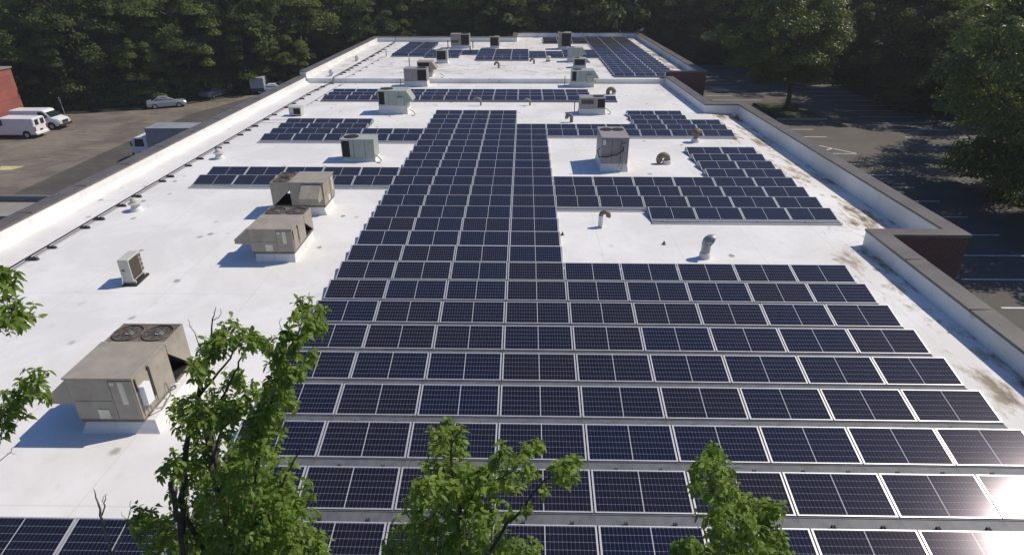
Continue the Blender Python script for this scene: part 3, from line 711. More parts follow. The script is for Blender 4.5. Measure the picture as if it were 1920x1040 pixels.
m=MB(); m.tube([(-18.5,44.0,.1),(-16.6,44.0,.1)],.02,6); m.tube([(-18.3,45.1,.09),(-16.4,45.05,.09)],.03,6); o=m.build('branch_pipe',M['whitebox']); tag(o,'short pale pipes branching from the gas pipe toward the stepped panels','pipe')
# stand pipes and strays
def standpipe(x,y,z0,h,lab,r=.05,mat='galv'):
    root=empty('stand_pipe',(x,y,z0),0,lab,'pipe')
    m=MB(); m.cyl((0,0,0),r,h,10); m.build('pipe',M[mat],root); m=MB(); m.lathe((0,0,0),[(r*3,0),(r*1.3,.08)],12); m.build('flashing_boot',M['roof'],root)
    m=MB(); m.cyl((0,0,h),r*1.3,.05,10); m.build('cap',M[mat],root)
standpipe(-16.3,77.2,ZF,.8,'pale stand pipe beside the raised-roof pair of columns',.09,'whitebox')
standpipe(-12.15,68.7,ZF,.9,'stand pipe in front of the raised-roof pair of columns',.07)
standpipe(3.75,48.0,0,.75,'thin stand pipe with elbow beside the low mauve unit',.03,'dark')
standpipe(3.7,60.1,0,.8,'thin stand pipe at the foot of the hooded grey-green unit',.03,'dark')
standpipe(-11.35,58.9,0,.7,'thin stand pipe beside the dark-coiled unit at the roof step',.03,'dark')
standpipe(-5.0,40.0,0,.28,'stub pipe between the stepped arm and the long strip',.04)
standpipe(-9.9,84.9,ZF,1.0,'stand pipe beside the wide unit near the far parapet',.06,'dark')
standpipe(-6.7,84.9,ZF,.9,'stand pipe at the other side of the wide far unit',.06,'dark')
standpipe(-6.6,79.5,ZF,.95,'stand pipe in front of the short raised-roof pair',.07,'dark')
standpipe(.05,22.3,0,.001,'x') if False else None
def drain(x,y,z0,lab,s=1):
    root=empty('roof_drain',(x,y,z0),0,lab,'roof drain','roof drains in the white roof')
    m=MB(); m.lathe((0,0,0),[(.16*s,0),(.16*s,.03),(.10*s,.05)],16); m.build('ring',M['dark'],root)
    m=MB(); m.lathe((0,0,0),[(.10*s,.04),(.09*s,.10),(.03*s,.14),(0,.14)],12); m.build('strainer',M['dark'],root)
drain(15.55,24.1,-.16,'dark roof drain in the corner by the shaded parapet jog',1.5)
drain(5.6,23.1,0,'small dark drain beside the galvanised hood vent',.45)
drain(1.6,24.0,0,'small drain beside the gooseneck with the white stem',.4)
# conduit whips beside some units
for (x,y,z0,lab) in [(-8.2,34.75,0,'coiled white conduit whip at the foot of the low grey-green unit'),(-8.25,47.2,0,'conduit whip hanging under the hood of the tall-curbed unit'),(6.35,47.9,0,'conduit whip beside the dark coil of the low mauve unit'),(-7.9,62.3,ZF,'looped white hose beside the brownish hooded unit')]:
    m=MB(); m.tube([(x-.3,y+.1,z0+.35),(x-.1,y-.05,z0+.3),(x+.1,y-.15,z0+.1),(x+.05,y-.35,z0+.03),(x-.15,y-.3,z0+.03)],.03,6); o=m.build('conduit_whip',M['lead']); tag(o,lab,'conduit')
# ------------------------------------------------------------ vehicles
def wheel(root,x,y,s,r=.36,w=.24):
    m=MB(); m.cyl((x,y-w/2,r),r,w,22,axis='y'); 
    t_=m.build('wheel',M['tyre'],root); m=MB(); yy=y+s*w/2; m.cyl((x,min(yy,yy+s*.012),r),r*.6,.012,16,axis='y'); m.build('rim',M['rim'],t_)
def loft(sections,mat,name,root,bevel=0):
    """sections: list of (x,[(y,z)...]) symmetric bodies"""
    n=len(sections[0][1]); m=MB(); vs=[(x,y,z_) for x,pr in sections for y,z_ in pr]; fs=[]
    for k in range(len(sections)-1):
        for i in range(n): fs.append((k*n+i,k*n+(i+1)%n,(k+1)*n+(i+1)%n,(k+1)*n+i))
    fs+=[tuple(range(n-1,-1,-1)),tuple(range((len(sections)-1)*n,len(sections)*n))]
    m.add(vs,fs); return m.build(name,mat,root,bevel=bevel)
def van(loc,rz,label):
    """nose toward +x"""
    root=empty('van',loc,rz,label,'van','white cargo vans beside the brick wall')
    def sec(x,w,zl,zt,wt): return (x,[(-w,zl),(w,zl),(w,zl+(zt-zl)*.5),(wt,zt-.06),(wt-.12,zt),(-wt+.12,zt),(-wt,zt-.06),(-w,zl+(zt-zl)*.5)])
    loft([sec(-2.75,.97,.45,2.02,.84),sec(-2.65,1.0,.42,2.10,.87),sec(0.9,1.0,.40,2.12,.88),sec(1.15,1.0,.40,2.06,.86),sec(1.85,1.0,.40,1.32,.90),sec(2.55,.96,.40,1.15,.84),sec(2.72,.92,.45,1.05,.78)],M['white'],'body',root)
    m=MB(); m.add([(1.10,-.80,2.02),(1.10,.80,2.02),(1.88,.86,1.34),(1.88,-.86,1.34)],[(0,1,2,3)]); m.v=[(x+.02,y,z_+.03) for x,y,z_ in m.v]; m.build('windscreen',M['glass'],root)
    for s in (-1,1):
        m=MB(); m.add([(.55,s*.955,1.95),(1.02,s*.945,1.93),(1.62,s*1.0,1.36),(.55,s*1.015,1.36)],[(0,1,2,3)]); m.v=[(x,y+s*.012,z_) for x,y,z_ in m.v]; m.build('side_window',M['glass'],root)
        m=MB(); m.box(-2.79,-2.76,s*.42-.24,s*.42+.24,1.38,1.92); m.build('rear_window',M['glass'],root)
        m=MB(); m.box(-2.79,-2.74,s*.88-.07,s*.88+.07,.8,1.25); m.build('tail_lamp',M['redlamp'],root)
        m=MB(); m.box(2.66,2.75,s*.68-.18,s*.68+.18,.72,.92); m.build('headlight',M['lamp'],root)
        m=MB(); m.box(1.25,1.45,s*1.2-.08,s*1.2+.08,1.32,1.6); m.build('door_mirror',M['dark'],root)
        for x in (-1.75,1.75): wheel(root,x,s*.90,s)
        m=MB()
        for x in (-1.75,1.75): m.cyl((x,s*1.004-.004,.42),.44,.008,20,axis='y')
        m.build('wheel_arch',M['black'],root)
    m=MB(); m.box(2.70,2.76,-.45,.45,.66,.95); m.build('grille',M['dark'],root)
    m=MB(); m.box(2.62,2.82,-.95,.95,.36,.60); m.build('front_bumper',M['dark'],root)
    m=MB(); m.box(-2.86,-2.72,-.95,.95,.40,.58); m.build('rear_bumper',M['white'],root)
    m=MB(); m.box(-2.80,-2.77,-.2,.2,.75,.9); m.build('number_plate',M['dark'],root)
    return root
van((-54.75,66.45,-6.49),rad(180),'white cargo van with two dark rear windows, tail toward the roof')
van((-54.9,70.55,-6.49),rad(0),'white cargo van with its bonnet and windscreen showing, behind the other van')
def sedan(loc,rz,mat,label,group=None):
    root=empty('parked_car',loc,rz,label,'car',group)
    def sec(x,w,zl,zt,wt): return (x,[(-w,zl),(w,zl),(w,zl+(zt-zl)*.6),(wt,zt),(-wt,zt),(-w,zl+(zt-zl)*.6)])
    loft([sec(-2.3,.80,.42,.88,.70),sec(-2.2,.86,.30,.98,.76),sec(-1.3,.89,.26,1.0,.80),sec(1.0,.89,.26,.98,.80),sec(2.0,.86,.28,.82,.74),sec(2.32,.74,.36,.68,.62)],mat,'body',root)
    loft([sec(-1.65,.70,.97,.99,.66),sec(-.85,.74,.96,1.38,.58),sec(.15,.76,.96,1.43,.60),sec(1.10,.72,.95,.98,.66)],mat,'roof',root)
    for s in (-1,1):
        m=MB(); m.add([(-1.35,s*.72,1.03),(-.82,s*.62,1.33),(.15,s*.65,1.37),(.85,s*.71,1.04)],[(0,1,2,3)]); m.v=[(x,y+s*.04,z_) for x,y,z_ in m.v]; m.build('side_window',M['glass'],root)
        for x in (-1.4,1.4): wheel(root,x,s*.80,s,.32,.2)
        m=MB(); m.box(2.2,2.3,s*.58-.12,s*.58+.12,.55,.67); m.build('headlight',M['lamp'],root)
    m=MB(); m.add([(.22,-.60,1.41),(.22,.60,1.41),(1.10,.68,1.0),(1.10,-.68,1.0)],[(0,1,2,3)]); m.v=[(x+.03,y,z_+.025) for x,y,z_ in m.v]; m.build('windscreen',M['glass'],root)
    m=MB(); m.add([(-.90,-.58,1.37),(-.90,.58,1.37),(-1.62,.66,1.01),(-1.62,-.66,1.01)],[(0,1,2,3)]); m.v=[(x-.03,y,z_+.025) for x,y,z_ in m.v]; m.build('rear_window',M['glass'],root)
    return root
sedan((-46.7,82.3,-6.49),rad(28),M['silver'],'silver sedan parked at the edge of the dark trees')
sedan((-43.6,89.6,-6.49),rad(75),M['galv'],'dim grey car half lost in the shade of the trees')
sedan((-36.0,92.3,-6.49),rad(8),M['white'],'white car roof showing just over the parapet, nearer of two')
sedan((-35.1,97.6,-6.49),rad(8),M['white'],'white car roof showing just over the parapet, farther of two')
# box truck, heading -x
r_=empty('box_truck',(-32.9,58.6,-6.49),rad(2),'white-cabbed box truck with a long grey box beside the parapet','truck')
m=MB(); m.box(-2.35,3.6,-1.2,1.2,.95,3.05); bx_=m.build('cargo_box',M['boxdark'],r_,bevel=.03)
m=MB()
for i in range(6): m.box(-2.0+i*1.1,-1.95+i*1.1,-1.22,-1.2,1.0,3.0)
m.box(-2.35,3.6,-1.225,-1.2,2.95,3.05); m.box(-2.35,3.6,-1.225,-1.2,.95,1.05); m.build('box_rib',M['boxdark'],bx_)
m=MB(); m.prism([(-2.5,.55),(-4.0,.55),(-4.1,1.15),(-3.85,2.05),(-3.6,2.15),(-2.5,2.2)],-1.0,1.0); m.build('cab',M['white'],r_,bevel=.05)
for s in (-1,1):
    m=MB(); m.add([(-3.75,s*1.012,1.3),(-3.62,s*1.012,2.0),(-2.85,s*1.012,2.0),(-2.85,s*1.012,1.3)],[(0,1,2,3)]); m.build('side_window',M['glass'],r_)
    m=MB(); m.box(-3.95,-3.85,s*1.25-.06,s*1.25+.06,1.4,1.85); m.build('door_mirror',M['dark'],r_)
    for x in (-3.3,1.9): wheel(r_,x,s*.88,s,.42,.28)
    m=MB(); m.box(-4.12,-4.08,s*.7-.12,s*.7+.12,.8,.98); m.build('headlight',M['lamp'],r_)
m=MB(); m.add([(-4.09,-.85,1.25),(-4.09,.85,1.25),(-3.88,.8,2.02),(-3.88,-.8,2.02)],[(0,1,2,3)]); m.v=[(x-.02,y,z_) for x,y,z_ in m.v]; m.build('windscreen',M['glass'],r_)
m=MB(); m.box(-4.2,-4.05,-.95,.95,.5,.7); m.build('bumper',M['dark'],r_); m=MB(); m.box(-2.5,3.5,-.4,.4,.6,.95); m.build('chassis',M['dark'],r_)
# small truck at the end of the lane
r_=empty('small_truck',(-38.6,94.0,-6.49),rad(-80),'small blue truck with a grey box parked where the lane meets the trees','truck')
m=MB(); m.box(-.2,3.0,-.95,.95,.9,2.35); m.build('cargo_box',M['boxgrey'],r_,bevel=.04)
m=MB(); m.prism([(-.25,.5),(-1.7,.5),(-1.75,1.0),(-1.3,1.75),(-.25,1.8)],-.9,.9); m.build('cab',M['blue'],r_,bevel=.05)
m=MB(); m.box(-.2,3.0,-.85,.85,.45,.9); m.build('chassis',M['blue'],r_)
for s in (-1,1):
    for x in (-1.0,2.3): wheel(r_,x,s*.8,s,.36,.24)
    m=MB(); m.box(3.0,3.02,s*.75-.1,s*.75+.1,.65,.8); m.build('tail_lamp',M['redlamp'],r_)
r_=empty('marker_post',(-57.6,78.2,-6.5),0,'slim pale marker post at the edge of the yard','post')
m=MB(); m.cyl((0,0,0),.035,2.0,8); m.build('post',M['boxgrey'],r_); r_.rotation_euler=(0,rad(-4),0); m=MB(); m.box(-.1,.1,-.02,.02,1.5,1.95); m.build('plate',M['boxgrey'],r_)
# ------------------------------------------------------------ trees
def crown_mesh(name,rx,rz,nc,nl,ls,seed,mat,zc,low=.25):
    rg=np.random.default_rng(seed); C_=[]
    ph=rg.uniform(0,6.28,6)
    while len(C_)<nc:
        d=rg.normal(size=3); d/=np.linalg.norm(d)
        k=rg.uniform(.35,1.0)**.5
        lump=1+.16*math.sin(3*math.atan2(d[1],d[0])+ph[0])+.13*math.sin(5*d[2]+ph[1])+.10*math.sin(4*math.atan2(d[1],d[0])+6*d[2]+ph[2])
        p=d*k*lump; 
        w_=1.0 if p[2]>-.2 else 1.0-.35*(-p[2]-.2)
        C_.append((p[0]*rx*w_,p[1]*rx*w_,p[2]*rz+zc,k))
    V=[];
    for (x,y,z_,k) in C_:
        cr=rg.uniform(.12,.30)*rx
        d=rg.normal(size=(nl,3)); d/=np.linalg.norm(d,axis=1)[:,None]; d[:,2]=np.abs(d[:,2])*.8+d[:,2]*.2
        P=np.array([x,y,z_])+d*cr*rg.uniform(.55,1.05,(nl,1))*np.array([1,1,.95])
        nrm=d+rg.normal(size=(nl,3))*.45+np.array([0,0,.35]); nrm/=np.linalg.norm(nrm,axis=1)[:,None]
        t1=np.cross(nrm,rg.normal(size=(nl,3))); t1/=np.linalg.norm(t1,axis=1)[:,None]; t2=np.cross(nrm,t1)
        s=ls*rg.uniform(.6,1.25,(nl,1))
        a=P-t1*s; b=P-t2*s*.5; c=P+t1*s; e=P+t2*s*.5
        V.append(np.stack([a,b,c,e],1).reshape(-1,3))
    V=np.concatenate(V); n=len(V)//4
    return V,n
def mesh_from_quads(name,V,n,mat):
    me=bpy.data.meshes.new(name); me.vertices.add(len(V)); me.vertices.foreach_set('co',V.astype(np.float32).ravel())
    me.loops.add(n*4); me.loops.foreach_set('vertex_index',np.arange(n*4,dtype=np.int32)); me.polygons.add(n)
    me.polygons.foreach_set('loop_start',np.arange(0,n*4,4,dtype=np.int32)); me.polygons.foreach_set('loop_total',np.full(n,4,dtype=np.int32))
    me.materials.append(mat); me.update(calc_edges=True); me.validate(); return me
def trunk_mesh(h,r,rx,seed,z1):
    rr=random.Random(seed); m=MB()
    pts=[(0,0,-.3)]; n=6
    for i in range(1,n+1): pts.append((rr.uniform(-.04,.04)*h*i/n,rr.uniform(-.04,.04)*h*i/n,h*i/n))
    m.tube(pts,[r*(1-.75*i/n)*(1.35 if i==0 else 1) for i in range(n+1)],9)
    for k in range(9):
        z_=h*rr.uniform(.3,.85); a=rr.uniform(0,2*PI); L=rx*rr.uniform(.5,.95)
        p0=Vector((0,0,z_)); p1=p0+Vector((math.cos(a)*L*.5,math.sin(a)*L*.5,L*.30)); p2=p0+Vector((math.cos(a)*L,math.sin(a)*L,L*.75))
        m.tube([p0,p1,p2],[r*.42,r*.26,r*.08],6)
    return m
variants=[]
specs=[(4.8,6.4,96,420,.135,11,'leafA'),(4.4,5.4,90,420,.13,12,'leafB'),(5.4,7.2,110,420,.14,13,'leafA'),(4.0,6.8,90,420,.13,14,'leafA'),(5.0,5.2,96,420,.135,15,'leafB')]
for i,(rx,rz,nc,nl,ls,sd_,mt) in enumerate(specs):
    V,n=crown_mesh('c',rx,rz,nc,nl,ls,sd_,None,rz*.93+.2)
    me=mesh_from_quads('crown',V,n,M[mt]); variants.append((me,V,n,rx,rz,mt))
def tree(x,y,v,s,rz,label,group=None,name='forest_tree',z=None,sz=1.,mat=None):
    me,V,n,rx,rzz,mt=variants[v]
    root=empty(name,(x,y,zg(x,y) if z is None else z),rz,label,'tree',group)
    if ('tr',v) not in proto:
        proto[('tr',v)]=trunk_mesh(rzz*1.55,.28,rx,v+40,0).build('trunk',M['bark'],root)
    else:
        t_=proto[('tr',v)].copy(); COL.objects.link(t_); t_.parent=root
    c=bpy.data.objects.new('crown',me); link(c,root); root.scale=(s,s,s*sz)
    return root
FG_='trees along the edge of the dark wood'
front=[(-72,82,0,1.15,'broad dark tree above the far end of the brick wall'),(-64.5,83,4,.95,'leafy tree just past the corner of the brick wall'),(-58,87,2,1.1,'tall dark tree behind the white vans'),
(-52,90.5,3,1.1,'narrow dark tree behind the marker post'),(-46.5,92,1,1.15,'dark rounded tree directly behind the silver sedan'),(-41,97,2,1.05,'wide tree with low boughs behind the silver sedan bonnet'),
(-34.5,103,1,1.25,'bright green lit tree above the grassy verge'),(-28.5,106,4,1.15,'mid green tree behind the lone white car roofs'),(-22.5,104,0,.95,'dark tree behind the raised roof corner'),
(-16,109,3,1.1,'upright dark tree behind the end of the gas pipe'),(-9,107,1,1.0,'greener tree behind the wide far rooftop unit'),(-3,110,2,1.0,'broad dark tree behind the small square tan unit'),
(4,112,0,1.05,'dark tree behind the tall dark far unit'),(10.5,110,3,1.05,'upright dark tree behind the rear panel block'),(17,112,4,1.0,'dull green tree behind the far roof corner'),
(24,108,2,1.0,'shaded tree beyond the far roof corner'),(31,101,0,1.05,'shaded tree at the head of the parking rows'),(38,99,3,1.1,'tall shaded tree at the end of the parking lot'),
(43,84,2,1.2,'shaded broad tree beyond the outer parking stalls'),(47,72,0,1.25,'dark tree behind the verge of the parking lot'),(56,68,4,1.2,'dull green tree beyond the verge'),(64,66,2,1.1,'dark tree at the outer corner of the parking lot'),(-36,97,1,.74,'short bright tree in front of the taller ones above the grassy verge'),(-50,88,4,.66,'short leafy tree between the marker post and the silver sedan'),(-27,103,1,.74,'short bright tree behind the parapet by the raised roof corner'),(-67,82,1,.72,'short bright tree rising over the brick wall'),(-13,105.5,4,.78,'short green tree behind the raised-roof pair of columns'),(1,107.5,1,.76,'short green tree behind the jog of the far parapet'),
(66,54,3,1.1,'tree beyond the outer parking stalls, hidden by the big tree'),
(38,66,0,1.0,'dark tree standing between the island tree and the big glittering one'),(44,62,1,1.05,'shaded tree just above the sunny stalls'),(34,84,2,.95,'dark tree behind the island tree')]
rt=random.Random(9)
for x,y,v,s,lab in front: tree(x,y-(2.5 if x<-36 else 0),v,s*1.15,rt.uniform(0,6.28),lab,FG_,sz=rt.uniform(.88,1.18))
# the wood behind, one mass
Vs=[];nn=0; Vm={}
for i in range(96):
    x=-125+250*(i%24)/23+rt.uniform(-4,4); row=i//24; 
    y=90+row*7+rt.uniform(-2,3)+ (18 if -35<x<32 else 4 if x<-35 else 2)
    if x>40: y-=18
    if x<-70: y-=14
    v=rt.choice([0,1,2,3,4]); me,V,n,rx,rz_,mt=variants[v]; s=rt.uniform(1.25,1.7); a=rt.uniform(0,6.28)
    R_=np.array([[math.cos(a),-math.sin(a),0],[math.sin(a),math.cos(a),0],[0,0,1]])
    keep=np.arange(n)[rt.randrange(6)::6]; Q=V.reshape(-1,4,3)[keep].reshape(-1,3)
    cen=Q.reshape(-1,4,3).mean(1).repeat(4,0); Q=cen+(Q-cen)*2.5
    Vs.append((Q*s)@R_.T+np.array([x,y,zg(x,y)+max(0,(y-105)*.05)-1]))
# low brush at the wood's edge
edge=[(-78,78),(-66,79.5),(-57,80.5),(-50,84),(-45,90),(-41,95),(-34,101),(-24,103),(-10,105),(5,106),(20,106),(32,96),(41,90),(46,78),(60,70)]
for i in range(190):
    k=rt.randrange(len(edge)-1); f=rt.random(); x=edge[k][0]*(1-f)+edge[k+1][0]*f; y=edge[k][1]*(1-f)+edge[k+1][1]*f+rt.uniform(1.0,4)
    me,V,n,rx,rz_,mt=variants[rt.choice([1,4])]; s=rt.uniform(.3,.62)
    keep=np.arange(n)[rt.randrange(18)::18]; Q=V.reshape(-1,4,3)[keep].reshape(-1,3); cen=Q.reshape(-1,4,3).mean(1).repeat(4,0); Q=cen+(Q-cen)*2.8
    Vs.append(Q*s+np.array([x,y,zg(x,y)-.8*s*rz_]))
VV=np.concatenate(Vs); me=mesh_from_quads('woodland',VV,len(VV)//4,M['leafA']); o=bpy.data.objects.new('woodland',me); link(o); tag(o,'dark leafy woodland filling the distance behind the building','woodland',None,'stuff')
# parking lot trees
def big_tree(name,x,y,z,rx,rz_,zc,nc,nl,ls,seed,mat,label,th,tr):
    root=empty(name,(x,y,z),0,label,'tree')
    V,n=crown_mesh('c',rx,rz_,nc,nl,ls,seed,None,zc); V=V+np.array([(-1.3 if seed==77 else 0),0,0]); c=bpy.data.objects.new('crown',mesh_from_quads('crown',V,n,M[mat])); link(c,root)
    trunk_mesh(th,tr,rx,seed,0).build('trunk',M['bark'],root); return root
big_tree('parking_tree',26.4,64.6,-3.25,5.5,5.7,7.5,150,430,.13,77,'leafC','rounded green tree standing alone on an island in the parking lot',8.5,.26)
big_tree('parking_tree',30.8,38.6,-3.25,6.8,7.2,7.4,160,480,.13,78,'leafC','big glittering tree towering over the sunny parking stalls',11,.38)
big_tree('parking_tree',32.0,31.0,-3.25,6.4,6.4,5.6,140,420,.13,79,'leafC','dark tree shading the lot beyond the roof corner',9.5,.34)
big_tree('parking_tree',41.0,36.0,-3.25,5.4,5.6,6.4,90,300,.15,81,'leafC','unseen dark tree added to shade the lot, beyond the big glittering one',9,.30)  # out-of-view tree, added to cast more shade on the lot
big_tree('parking_tree',39.5,49.5,-3.25,5.6,5.8,7.2,90,280,.15,80,'leafC','shadowy tree behind the big glittering one',9,.32)
